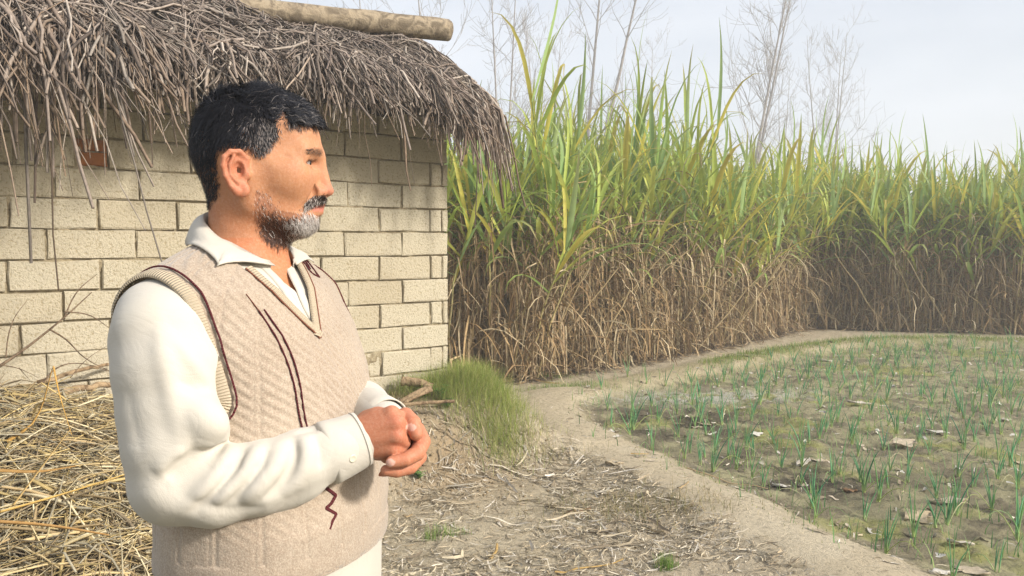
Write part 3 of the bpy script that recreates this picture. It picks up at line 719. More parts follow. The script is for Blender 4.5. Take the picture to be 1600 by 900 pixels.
# brows
bw = (qc[:, 0] > .05)*(np.abs(qc[:, 2]-.0105+(np.abs(qc[:, 1])-.03)*.10) < .0040)*(np.abs(qc[:, 1]) > .012)*(np.abs(qc[:, 1]) < .053)
ix = pick(bw, 640); cb = np.where(rng.random((len(ix), 1)) < .3, np.array(hs('8A7F76')), np.array(hs('3A2C28')))*np.ones((len(ix), 1))
strands('eyebrow', ix, np.stack([np.full(len(ix), -.35), np.sign(qc[ix, 1])*.9, np.full(len(ix), .12)], 1)+rng.normal(0, .2, (len(ix), 3)), rng.uniform(.004, .0075, len(ix)), .0006, .3, cb, man, 3, .45)
lw = (qc[:, 0] > .066)*(np.abs(qc[:, 2]+.0022) < .0018)*(np.abs(qc[:, 1]) > .020)*(np.abs(qc[:, 1]) < .049)
ix = pick(lw, 200); strands('eyelash', ix, np.stack([np.full(len(ix), 1.0), np.sign(qc[ix, 1])*.3, np.full(len(ix), -.6)], 1), rng.uniform(.004, .007, len(ix)), .0005, .1, np.tile(np.array(hs('141010')), (len(ix), 1)), man, 3, .2)
# ================================================================ shared scatter geometry
def tubes(paths, rad, sides=3, flat=1.0, up=None):
    """paths (n,m,3), rad (n,m) -> verts, quads: tapered, optionally flattened stalks"""
    paths = np.asarray(paths, float); n, m, _ = paths.shape; rad = np.broadcast_to(np.asarray(rad, float).reshape(n, -1), (n, m))
    tg = np.gradient(paths, axis=1); tg /= np.linalg.norm(tg, axis=2, keepdims=True)+1e-9
    if up is None: up = rng.normal(0, 1, (n, 3))
    up = np.broadcast_to(up, (n, 3))[:, None, :]; a = np.cross(tg, up); a /= np.linalg.norm(a, axis=2, keepdims=True)+1e-9; b = np.cross(tg, a)
    th = np.arange(sides)*2*math.pi/sides
    V = paths[:, :, None, :] + rad[:, :, None, None]*(a[:, :, None, :]*np.cos(th)[None, None, :, None] + flat*b[:, :, None, :]*np.sin(th)[None, None, :, None])
    i = np.arange(n)[:, None, None]*m*sides; k = np.arange(m-1)[None, :, None]*sides; j = np.arange(sides)[None, None, :]; j2 = (j+1) % sides
    Fq = np.stack([i+k+j, i+k+j2, i+k+sides+j2, i+k+sides+j], -1).reshape(-1, 4)
    return V.reshape(-1, 3), Fq
def blades(paths, wid, wdir, fold=.25):
    """paths (n,m,3) leaf blades with a folded midrib: 3 verts across"""
    paths = np.asarray(paths, float); n, m, _ = paths.shape; tg = np.gradient(paths, axis=1); tg /= np.linalg.norm(tg, axis=2, keepdims=True)+1e-9
    w = wdir[:, None, :] if wdir.ndim == 2 else wdir; w = w - (w*tg).sum(2, keepdims=True)*tg; w /= np.linalg.norm(w, axis=2, keepdims=True)+1e-9
    nn = np.cross(tg, w); W = np.asarray(wid)[:, :, None]
    V = np.stack([paths - w*W*.5, paths - nn*W*fold, paths + w*W*.5], 2).reshape(-1, 3)
    i = np.arange(n)[:, None, None]*m*3; k = np.arange(m-1)[None, :, None]*3; j = np.arange(2)[None, None, :]
    return V, np.stack([i+k+j, i+k+j+1, i+k+3+j+1, i+k+3+j], -1).reshape(-1, 4)
def merge(lst):
    V = []; Fq = []; n = 0
    for v, f in lst: V.append(v); Fq.append(f+n); n += len(v)
    return np.concatenate(V), np.concatenate(Fq)
def unit(v): return v/(np.linalg.norm(v, axis=-1, keepdims=True)+1e-9)
def tinted(name, rough=.85, var=.35, scale=40, bump=.4, trans=0):
    b = NB(name, rough, .2); t = b.attr(); n = b.noise(scale, 4, .65, b.pos()); n2 = b.noise(scale*6, 3, .6, b.pos())
    c = b.mix(b.ramp(n, [(.3, 0), (.75, 1)]), t, b.mix(1.0, t, (1-var, 1-var, 1-var, 1), 'MULTIPLY')); b.col(c)
    b.bump(n2, bump, .002)
    if trans: b.translucent(c, trans)
    return b.m
def relocal(o, origin):
    """move a mesh's own origin to a point without moving the mesh"""
    me = o.data; co = np.empty(len(me.vertices)*3, np.float32); me.vertices.foreach_get('co', co)
    me.vertices.foreach_set('co', (co.reshape(-1, 3)-np.asarray(origin, np.float32)).ravel()); me.update(); o.location = origin; return o
# ================================================================ hut of concrete blocks
WC = np.array([-.456, 5.66, 0]); es = unit(np.array([-2.003, -1.594, 0])); en = np.array([-es[1], es[0], 0])*1.0
if en[1] > 0: en = -en
def W3(s, n, z): return WC + es*s + en*n + np.array([0, 0, z])
CP = .162; Z0 = 1.362 - 6*CP
hut = thing('farm_hut', tuple(WC), 'small pale concrete block hut under a shaggy dry thatch roof behind the man', 'hut')
def kidh(o, parent=None):
    co = np.empty(len(o.data.vertices)*3, np.float32); o.data.vertices.foreach_get('co', co)
    o.data.vertices.foreach_set('co', (co.reshape(-1, 3) - WC).astype(np.float32).ravel()); o.data.update(); o.parent = parent or hut; return o
def block_mat():
    b = NB('concrete_block', .93, .15); p = b.pos(); n = b.noise(2.2, 5, .6, p); n2 = b.noise(75, 4, .7, p); n3 = b.noise(190, 3, .7, p); n4 = b.noise(11, 5, .7, p)
    tint = b.n('ShaderNodeObjectInfo').outputs['Random']
    c = b.mix(b.ramp(n, [(.35, 0), (.65, 1)]), hs('C4BAA2'), hs('BAAE94'))
    c = b.mix(b.ramp(tint, [(0, 0), (1, .8)]), c, hs('C8BFA8'))
    c = b.mix(b.ramp(n4, [(.55, 0), (.72, .55)]), c, hs('BDB49E')); c = b.mix(b.ramp(n2, [(.36, .75), (.48, 0)]), c, hs('9A8B6B'))
    c = b.mix(b.ramp(n3, [(.60, 0), (.75, .5)]), c, hs('DACEAD')); b.col(c)
    b.bump(b.math('ADD', b.math('MULTIPLY', n2, 2.2), n3), .8, .007); return b.m
def mortar_mat():
    b = NB('mortar', .95, .1); p = b.pos(); n = b.noise(30, 5, .7, p); n2 = b.noise(6, 4, .7, p)
    b.col(b.mix(b.ramp(n, [(.35, 0), (.7, 1)]), hs('85785F'), hs('B5A98D'))); b.bump(n, 1, .02); return b.m
M_block = block_mat(); M_mortar = mortar_mat()
H = 2.62; core = []; TH = .20
def box(s0, s1, n0, n1, z0, z1):
    V = [W3(s, n, z) for s in (s0, s1) for n in (n0, n1) for z in (z0, z1)]
    return np.array(V), np.array([(0, 1, 3, 2), (4, 6, 7, 5), (0, 4, 5, 1), (2, 3, 7, 6), (0, 2, 6, 4), (1, 5, 7, 3)])
def mortar_face():
    ss = np.arange(.012, 4.6, .022); zz_ = np.arange(.30, H, .022); S_, Z_ = np.meshgrid(ss, zz_)
    def vn(x, y, q): i, j = np.floor(x), np.floor(y); u, v = x-i, y-j; h = lambda a, b: (lambda w: w-np.floor(w))(np.sin(a*127.1+b*311.7+q)*43758.5); return (h(i, j)*(1-u)+h(i+1, j)*u)*(1-v)+(h(i, j+1)*(1-u)+h(i+1, j+1)*u)*v
    d_ = .6*vn(S_*7, Z_*9, 1)+.4*vn(S_*30, Z_*30, 2); n_ = -.024 + .0160*np.clip((d_-.50)/.16, 0, 1)
    q = WC + es*S_[..., None] + en*n_[..., None] + np.stack([0*Z_, 0*Z_, Z_], -1); nx, ny = len(ss), len(zz_)
    i = np.arange(nx-1)[None]+np.arange(ny-1)[:, None]*nx; return q.reshape(-1, 3), np.stack([i, i+1, i+nx+1, i+nx], -1).reshape(-1, 4)
V, Fq = merge([mortar_face(), box(.014, 4.59, -TH+.01, -.027, .0, H), box(.012, TH-.012, -3.2, -TH+.01, .0, H), box(4.6-TH, 4.6, -3.2, -TH+.01, 0, H), box(.012, 4.6, -3.4, -3.2, 0, H)])
wall = kidh(mesh_obj('wall', V, Fq, M_mortar, smooth=False))
def rough_block(s0, s1, n0, n1, z0, z1, name='concrete_block', mat=None, j=.0045, side=False):
    """chamfered block with a slightly uneven outline"""
    c = .006; r = lambda: random.uniform(-j, j); V = []
    def ring(n, e):
        q = [(s0+e+r(), z0+e+r()), ((s0+s1)/2, z0+e+r()), (s1-e+r(), z0+e+r()), (s1-e+r(), (z0+z1)/2), (s1-e+r(), z1-e+r()), ((s0+s1)/2, z1-e+r()), (s0+e+r(), z1-e+r()), (s0+e+r(), (z0+z1)/2)]
        return [W3(n, -s, z) if side else W3(s, n, z) for s, z in q]
    V = ring(n0, 0) + ring(n1-c, 0) + ring(n1+r()*.8, c*.9)
    V = V + [np.mean(V[16:24], 0)]
    Fc = [(k*8+i, k*8+(i+1) % 8, (k+1)*8+(i+1) % 8, (k+1)*8+i) for k in range(2) for i in range(8)] + [(16+i, 16+(i+1) % 8, 24) for i in range(8)]
    if side: Fc = [f[::-1] for f in Fc]
    o = mesh_obj(name, np.array(V), [list(f) for f in Fc], mat or M_block, smooth=False); return kidh(o, wall)
def s_of(px):   # where a photo column meets the wall plane
    k = (px-800)/F; A = es[0]-k*es[1]; return (k*WC[1]-WC[0])/A
nrow = 13
for k in range(nrow):
    z0 = Z0 + (k-1)*CP + .004; z1 = z0 + CP - .009
    typeA = (k % 2 == 0)      # rows with the narrow end pieces at the corner
    js = [0.0]
    if typeA: js += [.050, .150, .555] if k != 2 else [.050, .150, .545, .655]
    else: js += [.378]
    while js[-1] < 4.5: js.append(js[-1] + .415 + random.uniform(-.02, .02))
    for a, b in zip(js[:-1], js[1:]):
        b = min(b, 4.6); g = random.uniform(.004, .012)
        if k == 10 and a < s_of(122) and b > s_of(174):
            for a2, b2 in ((a, s_of(174)), (s_of(122), b)):
                if b2-a2 > .04: rough_block(a2 + .003, b2 - g, -.05, 0.0, z0, z1)
            continue
        if k == 10: a, b = (max(a, s_of(122)), b) if a < s_of(122) < b else (a, min(b, s_of(174)) if a < s_of(174) < b else b)
        if k == 10 and b-a < .03: continue
        if b-a < .05: continue
        mid = P(150, 245, 4.4)
        rough_block(a + .003, b - g, -.05, random.uniform(-.003, .004) + (-.012 if (k == 2 and .54 < a < .60) else 0), z0 + random.uniform(0, .004), z1)
    # return wall at the corner (seen only from the right)
    js = [.0 if not typeA else .05]; 
    while js[-1] < 3.2: js.append(js[-1]+.41)
    for a, b in zip(js[:-1], js[1:]): rough_block(-b+.004, -a-.004, .05, .002, z0, z1, side=True) if False else None
# side wall blocks, facing right
def side_block(n0, n1, z0, z1):
    j = .003; r = lambda: random.uniform(-j, j); V = []
    for s, e in ((.05, 0), (.004, 0), (-.002, .006)):
        q = [(n0+e+r(), z0+e+r()), (n1-e+r(), z0+e+r()), (n1-e+r(), z1-e+r()), (n0+e+r(), z1-e+r())]
        V += [W3(s, n, z) for n, z in q]
    Fc = [(k*4+i, k*4+(i+1) % 4, (k+1)*4+(i+1) % 4, (k+1)*4+i) for k in range(2) for i in range(4)] + [(8, 9, 10, 11)]
    kidh(mesh_obj('concrete_block', np.array(V), np.array(Fc), M_block, smooth=False), wall)
for k in range(nrow):
    z0 = Z0 + (k-1)*CP + .004; z1 = z0 + CP - .009; n = -.055 if k % 2 == 0 else -.055-.205
    while n > -3.3: side_block(max(n-.405, -3.35), n-.006 if n < -.06 else n, z0, z1); n -= .41
M_clay = NB('clay_brick', .9, .15); nn = M_clay.noise(25, 4, .6, M_clay.pos()); M_clay.col(M_clay.mix(nn, hs('A0683A'), hs('7E5030'))); M_clay.bump(nn, .8, .01); M_clay = M_clay.m
sA, sB = s_of(172), s_of(124); zc = Z0 + 10*CP
for i, (a, b, c, d) in enumerate(((sA, sB, 0.09, .155), (sA, sB-.02, .012, .084))):
    rough_block(a, b, -.05, -.012+.006*i, zc-CP+c+.0, zc-CP+d, 'clay_brick', M_clay, .004)
# ---------------------------------------------------------------- thatch
M_stalk = tinted('thatch_stalk', .82, .45, 30, .5)
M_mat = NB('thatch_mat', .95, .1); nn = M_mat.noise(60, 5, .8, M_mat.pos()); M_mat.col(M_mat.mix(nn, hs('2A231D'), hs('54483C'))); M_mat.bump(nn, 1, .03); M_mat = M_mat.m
def roofz(s, n):
    """top of the thatch over the hut plan"""
    t = np.clip((.46-n)/1.05, 0, 1); z = 2.38 + .52*(1-(1-t)**1.7) + 1.55*np.clip((-n-.70)/1.3, 0, 1)*np.clip((s-.15)/2.6, 0, 1)**.5
    e = np.clip((s+.34)/.80, 0, 1); z = z - .30*(1-e)**2.2
    return z + .035*np.sin(s*4.1+1)*np.cos(n*5+s) + .02*np.sin(s*11+n*7)
def roofp(s, n): z = roofz(s, n); return WC + es*np.asarray(s)[..., None] + en*np.asarray(n)[..., None] + np.stack([0*z, 0*z, z], -1)
def edge_n(s): return .40 - .22*np.clip((.25-s)/.6, 0, 1)**2 + .03*np.sin(s*9)
sg = np.linspace(-.14, 4.9, 90); tg_ = np.linspace(0, 1, 26); V = []
for t in tg_:
    en_ = edge_n(sg); n = en_*(1-t) + (-3.8)*t; V.append(roofp(sg, n) - [0, 0, .05])
under = [v - [0, 0, .20] for v in (V[0],)]; V2 = np.array([np.concatenate([np.array([V[0]-[0, 0, .16]]), np.array(V)])])[0]
m_, k_ = V2.shape[:2]; Vt = V2.reshape(-1, 3); 
bot = V2.copy(); bot[:, :, 2] = np.minimum(bot[:, :, 2]-.12, 2.62) ; bot[0] = V2[0]
Fq = [(i*k_+j, i*k_+j+1, (i+1)*k_+j+1, (i+1)*k_+j) for i in range(m_-1) for j in range(k_-1)]
Vb = bot.reshape(-1, 3); Fb = [(a+len(Vt), d+len(Vt), c+len(Vt), b+len(Vt)) for a, b, c, d in Fq]
ends = [(i*k_, (i+1)*k_, (i+1)*k_+len(Vt), i*k_+len(Vt)) for i in range(m_-1)] + [(i*k_+k_-1, i*k_+k_-1+len(Vt), (i+1)*k_+k_-1+len(Vt), (i+1)*k_+k_-1) for i in range(m_-1)]
roof = kidh(mesh_obj('thatch_roof', np.concatenate([Vt, Vb]), Fq+Fb+ends, M_mat))
def roof_stalks(N, big=False):
    """stalks lying down the slope, bending over the edge and hanging"""
    s = rng.uniform(-.20, 4.3, N); s = np.where(rng.random(N) < .25, rng.uniform(-.20, 1.2, N), s)
    u = rng.random(N)**.75; n0 = edge_n(s)*1.0 + .04 - u*np.where(rng.random(N) < .25, 2.6, 1.25)                      # where the top of the stalk lies
    hang = rng.random(N) < .26; n0 = np.where(hang, edge_n(s)-rng.uniform(-.02, .22, N), n0)
    L = rng.uniform(.18, .52, N); L = np.where(hang, rng.uniform(.15, .42, N), L); m = 6; lng = rng.random(N) < .035; L = np.where(lng, L+.30, L); L = np.where(hang & (np.sin(s*7.3)+np.sin(s*17.1+2) > .7), L+.16, L)
    L = L*np.where((s > 2.1), 1.30, 1)*np.where(hang & (s > 2.2), 1.35+.5*np.sin(s*5.5), 1); L = np.where(hang & (s < .1), L*1.25+.08, L)
    ang = rng.normal(0, .75, N) + np.where(s < .25, -(.25-s)*1.1, 0)           # yaw away from straight downhill; fans out round the corner
    paths = np.zeros((N, m, 3)); ps, pn = s.copy(), n0.copy(); lift = rng.uniform(-.03, .095, N); z = None; vz = np.zeros(N)
    droop = rng.uniform(.3, 1.0, N)
    for k in range(m):
        p = roofp(ps, pn); zz = p[:, 2] + lift
        over = pn - edge_n(ps); right = np.clip(-.12 - ps, 0, 1)
        if k: 
            step = L/(m-1); off = np.clip(np.maximum(over, right)/.10, 0, 1)
            zprev = paths[:, k-1, 2]; zz = np.where(off > 0, np.minimum(zprev - step*(.35+.62*off*droop), zz + .02), zz)
        paths[:, k] = p; paths[:, k, 2] = zz
        over = np.clip(np.maximum(pn-edge_n(ps), -.12-ps)/.09, 0, 1); hz = (1 - .93*over*np.maximum(droop, .6*(ps < .1)+.3))
        ps = ps + np.sin(ang)*L/(m-1)*hz; pn = pn + np.cos(ang)*L/(m-1)*hz
    paths += rng.normal(0, .006, paths.shape)
    r = np.where(rng.random(N) < .35, rng.uniform(.0075, .0125, N), rng.uniform(.0032, .0066, N))
    rad = r[:, None]*np.linspace(1, .75, m)[None]
    g = rng.random((N, 1)); base = np.array(hs('A89B8E'))*(1-g) + np.array(hs('776960'))*g
    warm = np.clip((2.36-paths[:, -1, 2])/.3, 0, 1)[:, None]*rng.random((N, 1)); base = base*(1-warm*.7) + np.array(hs('957C60'))*warm*.7
    lt = rng.random((N, 1)) < .16; base = np.where(lt, np.array(hs('B4A89A')), base); dk = rng.random((N, 1)) < .22; base = np.where(dk, base*.5, base)
    return paths, rad, base*rng.uniform(.75, 1.2, (N, 1)), r*L
paths, rad, colr_, size = roof_stalks(10500)
px = PIX(paths[:, 3]); vis = (px[:, 0] > 0)*(px[:, 0] < 820)*(px[:, 1] > 0); order = np.argsort(-(size*(1+vis*10))); bigs = order[:290]; rest = order[290:]
def multi(paths, rad, cols, sides, flat): 
    V, Fq = tubes(paths, rad, sides, flat); return V, Fq, np.repeat(cols, paths.shape[1]*sides, axis=0)
V, Fq, cc = multi(paths[rest], rad[rest], colr_[rest], 3, .42)
o = mesh_obj('loose_stalks', V, Fq, M_stalk, kind='stuff'); vcol(o, cc); kidh(o, roof)
for i in bigs:
    V, Fq, cc = multi(paths[i:i+1, ::1], rad[i:i+1], colr_[i:i+1], 4, .7); o = mesh_obj('stalk', V, Fq, M_stalk); vcol(o, cc); kidh(o, roof)
# roof pole
def log_obj(name, a, b, r0, r1, mat, endmat, label, cat, knots=2, group=None, bend=.01, sides=16, segs=14):
    a = np.asarray(a, float); b = np.asarray(b, float); t = np.linspace(0, 1, segs)[:, None]; pth = a*(1-t)+b*t
    pth += np.cumsum(rng.normal(0, bend, (segs, 3)), 0)*0.25 + np.array([0, 0, 1])*np.sin(t*math.pi)*bend
    r = r0*(1-t[:, 0])+r1*t[:, 0]; r *= 1+rng.normal(0, .035, segs); V, Fq = tubes(pth[None], r[None], sides, 1, np.array([[.1, .2, 1.]]))
    V += rng.normal(0, r0*.02, V.shape); V = np.concatenate([V, [pth[0]], [pth[-1]]]); n = segs*sides
    faces = [list(f) for f in Fq.tolist()] + [[n, (j+1) % sides, j] for j in range(sides)] + [[n+1, (segs-1)*sides+j, (segs-1)*sides+(j+1) % sides] for j in range(sides)]
    o = mesh_obj(name, V, faces, [mat, endmat]); mi = [0]*len(Fq)+[1]*(2*sides); o.data.polygons.foreach_set('material_index', mi)
    sm = [True]*len(Fq)+[False]*(2*sides); o.data.polygons.foreach_set('use_smooth', sm); relocal(o, (a+b)/2); return tag(o, label, cat, group)
def bark(name, c1, c2, c3, sc=9):
    b = NB(name, .9, .15); tcn = b.n('ShaderNodeTexCoord').outputs['Object']; n = b.noise(sc*4, 5, .7, tcn); n2 = b.noise(sc, 4, .6, tcn, 1.5)
    b.col(b.mix(b.ramp(n2, [(.42, 0), (.6, 1)]), b.mix(n, c1, c2), c3)); b.bump(b.math('ADD', n, n2), .8, .012); return b.m
M_bark = bark('pale_bark', hs('8F8069'), hs('A79A84'), hs('6E6353')); M_cut = bark('cut_wood', hs('BFA382'), hs('A98A66'), hs('8F7150'), 20)
log_obj('roof_pole', P(60, -21, 4.50), P(699, 48, 5.82), .068, .076, M_bark, M_cut, 'long peeled tree trunk laid along the top of the thatch roof', 'log', bend=.006, sides=20, segs=24)
# ================================================================ ground
def G(px, py, z=0.0):
    d = PR(px, py); t = (z-CAMZ)/d[2]; return np.array([d[0]*t, d[1]*t, z])
path1 = smooth_path(np.array([G(x, y, .04)[:2] for x, y in ((1560, 1020), (1400, 925), (1290, 862), (1180, 803), (1080, 762), (985, 715), (905, 678), (862, 648), (850, 626), (880, 610))]), 160)
path2 = smooth_path(np.array([G(x, y, .04)[:2] for x, y in ((850, 632), (900, 607), (985, 592), (1080, 574), (1170, 556), (1230, 546), (1320, 533), (1440, 527), (1560, 531), (1750, 537))]), 200)
def pdist(X, Y, path):
    out = np.full(X.shape, 99.0)
    for a, b in zip(path[:-1], path[1:]):
        ab = b-a; h = np.clip(((X-a[0])*ab[0]+(Y-a[1])*ab[1])/(ab@ab), 0, 1); out = np.minimum(out, np.hypot(X-a[0]-h*ab[0], Y-a[1]-h*ab[1]))
    return out
def hashn(i, j, s): v = np.sin(i*127.1+j*311.7+s*74.7)*43758.5453; return v-np.floor(v)
def vnoise(x, y, s=0):
    i, j = np.floor(x), np.floor(y); u, v = x-i, y-j; u = u*u*(3-2*u); v = v*v*(3-2*v)
    return (hashn(i, j, s)*(1-u)+hashn(i+1, j, s)*u)*(1-v)+(hashn(i, j+1, s)*(1-u)+hashn(i+1, j+1, s)*u)*v
def fbm(x, y, s=0, o=4): return sum(vnoise(x*2**k+k*7.3, y*2**k, s+k)*.5**k for k in range(o))/sum(.5**k for k in range(o))
sstep = lambda a, b, x: (lambda t: t*t*(3-2*t))(np.clip((x-a)/(b-a), 0, 1))
FE = np.array([G(x, y)[:2] for x, y in ((700, 596), (830, 597), (900, 583), (1000, 568), (1150, 539), (1262, 514), (1330, 515), (1400, 518), (1600, 523))]); FE = np.vstack([[-9, 7.9], [-3, 7.8], FE, [14, 11.6], [26, 10]])
def field_edge(X): return np.interp(X, FE[:, 0], FE[:, 1])
fpoly = np.vstack([path1[10:], path2[8:], [[16, 8.5]], [[16, 1.5]]])
def wallside(X, Y): q = np.stack([X-WC[0], Y-WC[1]], -1); return q @ es[:2], q @ en[:2]
def terrain(X, Y, detail=True):
    nw = .16*(fbm(X*3, Y*3, 17)-.5)+.07*(fbm(X*10, Y*10, 18)-.5); d1 = np.maximum(pdist(X, Y, path1)+nw, 0); d2 = np.maximum(pdist(X, Y, path2)+nw, 0); infield = inpoly(X, Y, [tuple(p) for p in fpoly])
    dd = np.minimum(d1/.27, d2/.22); ridge = np.exp(-(dd/1.15)**2)
    z = .055*ridge + .015*(fbm(X*1.5, Y*1.5, 3)-.5)
    ff = infield*sstep(.7, 1.5, dd); z = z - .05*ff
    s, n = wallside(X, Y)
    # raised earth round the hut, broken away at its outer edge
    inx = np.maximum(np.maximum(n, -s), np.maximum(-3.4-n, s-4.6)); inx = inx + .30*np.clip(-s, 0, .5)*2*np.clip(1-n, 0, 1); ed = inx + .22*(fbm(X*2.2, Y*2.2, 9)-.5) + .06*(fbm(X*9, Y*9, 4)-.5)
    hump = np.exp(-(((X+.24)/.25)**2 + ((Y-5.44)/.26)**2))*.14
    z = z + .42*(1-sstep(.12, 1.0, ed)) + hump
    # straw heap stands on a low rise
    if detail:
        z = z + ff*.022*(fbm(X*11, Y*11, 5, 3)-.5)*2 + ff*.034*np.abs(fbm(X*26, Y*26, 6, 2)-.5)*2
        z = z + (1-ff)*(1-ridge*.8)*.016*(fbm(X*14, Y*14, 7, 3)-.5)*2 + .004*(fbm(X*40, Y*40, 8, 2)-.5)
    return z, ridge, ff, ed, d1, d2
def grid_mesh(x0, x1, y0, y1, h):
    xs = np.arange(x0, x1+h/2, h); ys = np.arange(y0, y1+h/2, h); X, Y = np.meshgrid(xs, ys); nx, ny = len(xs), len(ys)
    i = np.arange(nx-1)[None]+np.arange(ny-1)[:, None]*nx; return X, Y, np.stack([i, i+1, i+nx+1, i+nx], -1).reshape(-1, 4)
X, Y, Fq = grid_mesh(-4.0, 9.5, 2.6, 14.6, .03)
Zg, ridge, ff, ed, d1, d2 = terrain(X, Y)
c = np.array(hs('B5A990'))[None, None]*np.ones(X.shape+(3,))
def lay(m, col): 
    global c
    m = np.clip(m, 0, 1)[..., None]; c = c*(1-m)+np.array(hs(col))*m
lay(sstep(.35, .6, fbm(X*1.3, Y*1.3, 11)), 'B3A68E')
lay(ff, '9A9474'); lay(ff*sstep(.48, .70, fbm(X*2.0, Y*2.0, 12)), '919058'); lay(ff*sstep(.5, .62, fbm(X*6, Y*6, 13)), '7C745E')
dk = np.exp(-(((X-1.35)/.9)**2+((Y-6.6)/.9)**2)) + np.exp(-(((X-1.9)/.8)**2+((Y-4.9)/.5)**2)); lay(ff*dk*sstep(.35, .6, fbm(X*5, Y*5, 14)), '423D33')
wet = np.exp(-(((X-1.9-(Y-7.6)*1.2)/.9)**2+((Y-7.6)/.33)**2)); lay(ff*wet*1.5*sstep(.3, .5, fbm(X*4, Y*7, 44)), 'AFAC9E')
lay(ff*sstep(.6, .75, fbm(X*17, Y*17, 15)), '8C8468')
r1 = np.exp(-(d1/.27)**2); lay(r1*1.1*(.65+.5*fbm(X*5, Y*5, 61)), 'BFB196'); lay((d2 < .6)*(ridge-r1)*1.0, 'A89C7C'); lay(r1*sstep(.5, .7, fbm(X*3, Y*3, 16))*.6, 'CBBFA6')
lay((d2 < .5)*ridge*sstep(1.5, 3, X)*sstep(.35, .6, fbm(X*3, Y*3, 19)), '84864E')
lay((1-sstep(.7, 1.0, ed))*(1-sstep(.1, .4, ed)), '8B7A5C'); lay(np.exp(-(((X+.45)/.5)**2+((Y-4.8)/.4)**2)), 'A08C6E')
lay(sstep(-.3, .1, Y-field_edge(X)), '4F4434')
def ground_mat(attr=True):
    b = NB('soil', .97, .1); p = b.pos(); n = b.noise(34, 6, .7, p); n2 = b.noise(150, 4, .7, p); n3 = b.noise(5, 5, .6, p)
    base = b.attr() if attr else b.mix(n3, hs('7C7560'), hs('6D6A4E'))
    c_ = b.mix(b.ramp(n, [(.3, .55), (.5, 0)]), base, (.10, .085, .06)); c_ = b.mix(b.ramp(n2, [(.55, 0), (.72, .45)]), c_, (.46, .41, .33))
    b.col(c_); b.bump(b.math('ADD', n2, b.math('MULTIPLY', n, 2)), .8, .012); return b.m
M_soil = ground_mat()
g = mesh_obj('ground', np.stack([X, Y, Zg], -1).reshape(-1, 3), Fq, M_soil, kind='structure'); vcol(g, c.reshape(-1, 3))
# the plain beyond, out to the horizon, meeting the near ground edge to edge
def ring_sheet():
    V = []; Fc = []; xs = [-400, -60, -15, -4.0, 9.5, 30, 90, 400]; ys = [-300, -40, 2.6, 14.6, 40, 120, 900]
    for j, y in enumerate(ys):
        for i, x in enumerate(xs): V.append((x, y, -.02))
    for j in range(len(ys)-1):
        for i in range(len(xs)-1):
            if xs[i] == -4.0 and ys[j] == 2.6: continue
            k = j*len(xs)+i; Fc.append((k, k+1, k+len(xs)+1, k+len(xs)))
    return V, Fc
V, Fc = ring_sheet(); far = mesh_obj('plain', V, Fc, ground_mat(False), kind='structure')
def ground_at(x, y): return terrain(np.asarray(x, float), np.asarray(y, float), True)[0]
gi = lambda x, y: (np.clip(np.round((np.asarray(x)+4.0)/.03).astype(int), 0, X.shape[1]-1), np.clip(np.round((np.asarray(y)-2.6)/.03).astype(int), 0, X.shape[0]-1))
def gz(x, y): i, j = gi(x, y); return Zg[j, i]
# ---------------------------------------------------------------- litter of dry cane leaf and straw
M_litter = tinted('dry_litter', .88, .45, 50, .4)
def litter(n, xr, yr, wfun, L, w, cols, name, lift=.012, kind='stuff'):
    x = rng.uniform(*xr, n*6); y = rng.uniform(*yr, n*6); k = rng.random(n*6) < wfun(x, y); x, y = x[k][:n], y[k][:n]; n = len(x)
    a = rng.uniform(0, 2*math.pi, n); l = rng.uniform(*L, n)*rng.uniform(.4, 1, n); m = 4; t = np.linspace(-.5, .5, m)
    bend = rng.normal(0, .25, n); pth = np.zeros((n, m, 3)); aa = a[:, None] + bend[:, None]*t[None]*2
    pth[:, :, 0] = x[:, None] + np.cos(aa)*l[:, None]*t; pth[:, :, 1] = y[:, None] + np.sin(aa)*l[:, None]*t
    pth[:, :, 2] = gz(pth[:, :, 0], pth[:, :, 1]) + lift*rng.uniform(.1, 1.4, (n, 1)) + rng.normal(0, .25, (n, 1))*l[:, None]*t[None]*.35 + np.abs(rng.normal(0, .10, (n, 1)))*l[:, None]*(t**2)[None]*4*.3
    pth[:, :, 2] = np.maximum(pth[:, :, 2], gz(pth[:, :, 0], pth[:, :, 1])+.002)
    wd = rng.uniform(*w, (n, 1))*np.array([.6, 1, .9, .35])[None]; wdir = np.stack([-np.sin(a), np.cos(a), rng.normal(0, .5, n)], -1)
    V, Fq = blades(pth, wd, wdir, .15); cb = np.array([hs(q) for q in cols])[rng.integers(0, len(cols), n)]*rng.uniform(.6, 1.2, (n, 1))
    o = mesh_obj(name, V, Fq, M_litter, kind=kind); vcol(o, np.repeat(cb, m*3, 0)); return o
LC = ['D3C6A8', 'C6B89C', 'B5A487', 'DCD2BC', 'A3937A', 'D8CFBF', 'C2B397']
def w_left(x, y):
    z, rd, f, e, a, b = terrain(x, y, False); left = ~inpoly(x, y, [tuple(p) for p in fpoly])
    return left*(a > .18)*(b > .2)*(e > .15)*(.25+.75*sstep(.38, .6, fbm(x*2.4, y*2.4, 21)))*(y < field_edge(x)-.1)*(np.where(y > 5.2, .35, 1))
litter(12500, (-2.2, 2.2), (2.9, 6.4), w_left, (.03, .14), (.0025, .0075), LC, 'straw_litter')
litter(420, (-1.6, 2.2), (2.9, 5.6), w_left, (.10, .28), (.008, .020), LC, 'leaf_litter', .02)
litter(2600, (-.8, 6), (3.0, 12), lambda x, y: np.exp(-((np.minimum(pdist(x, y, path1), 9)-.33)/.09)**2)*.9+.03, (.03, .15), (.003, .008), LC, 'path_edge_litter')
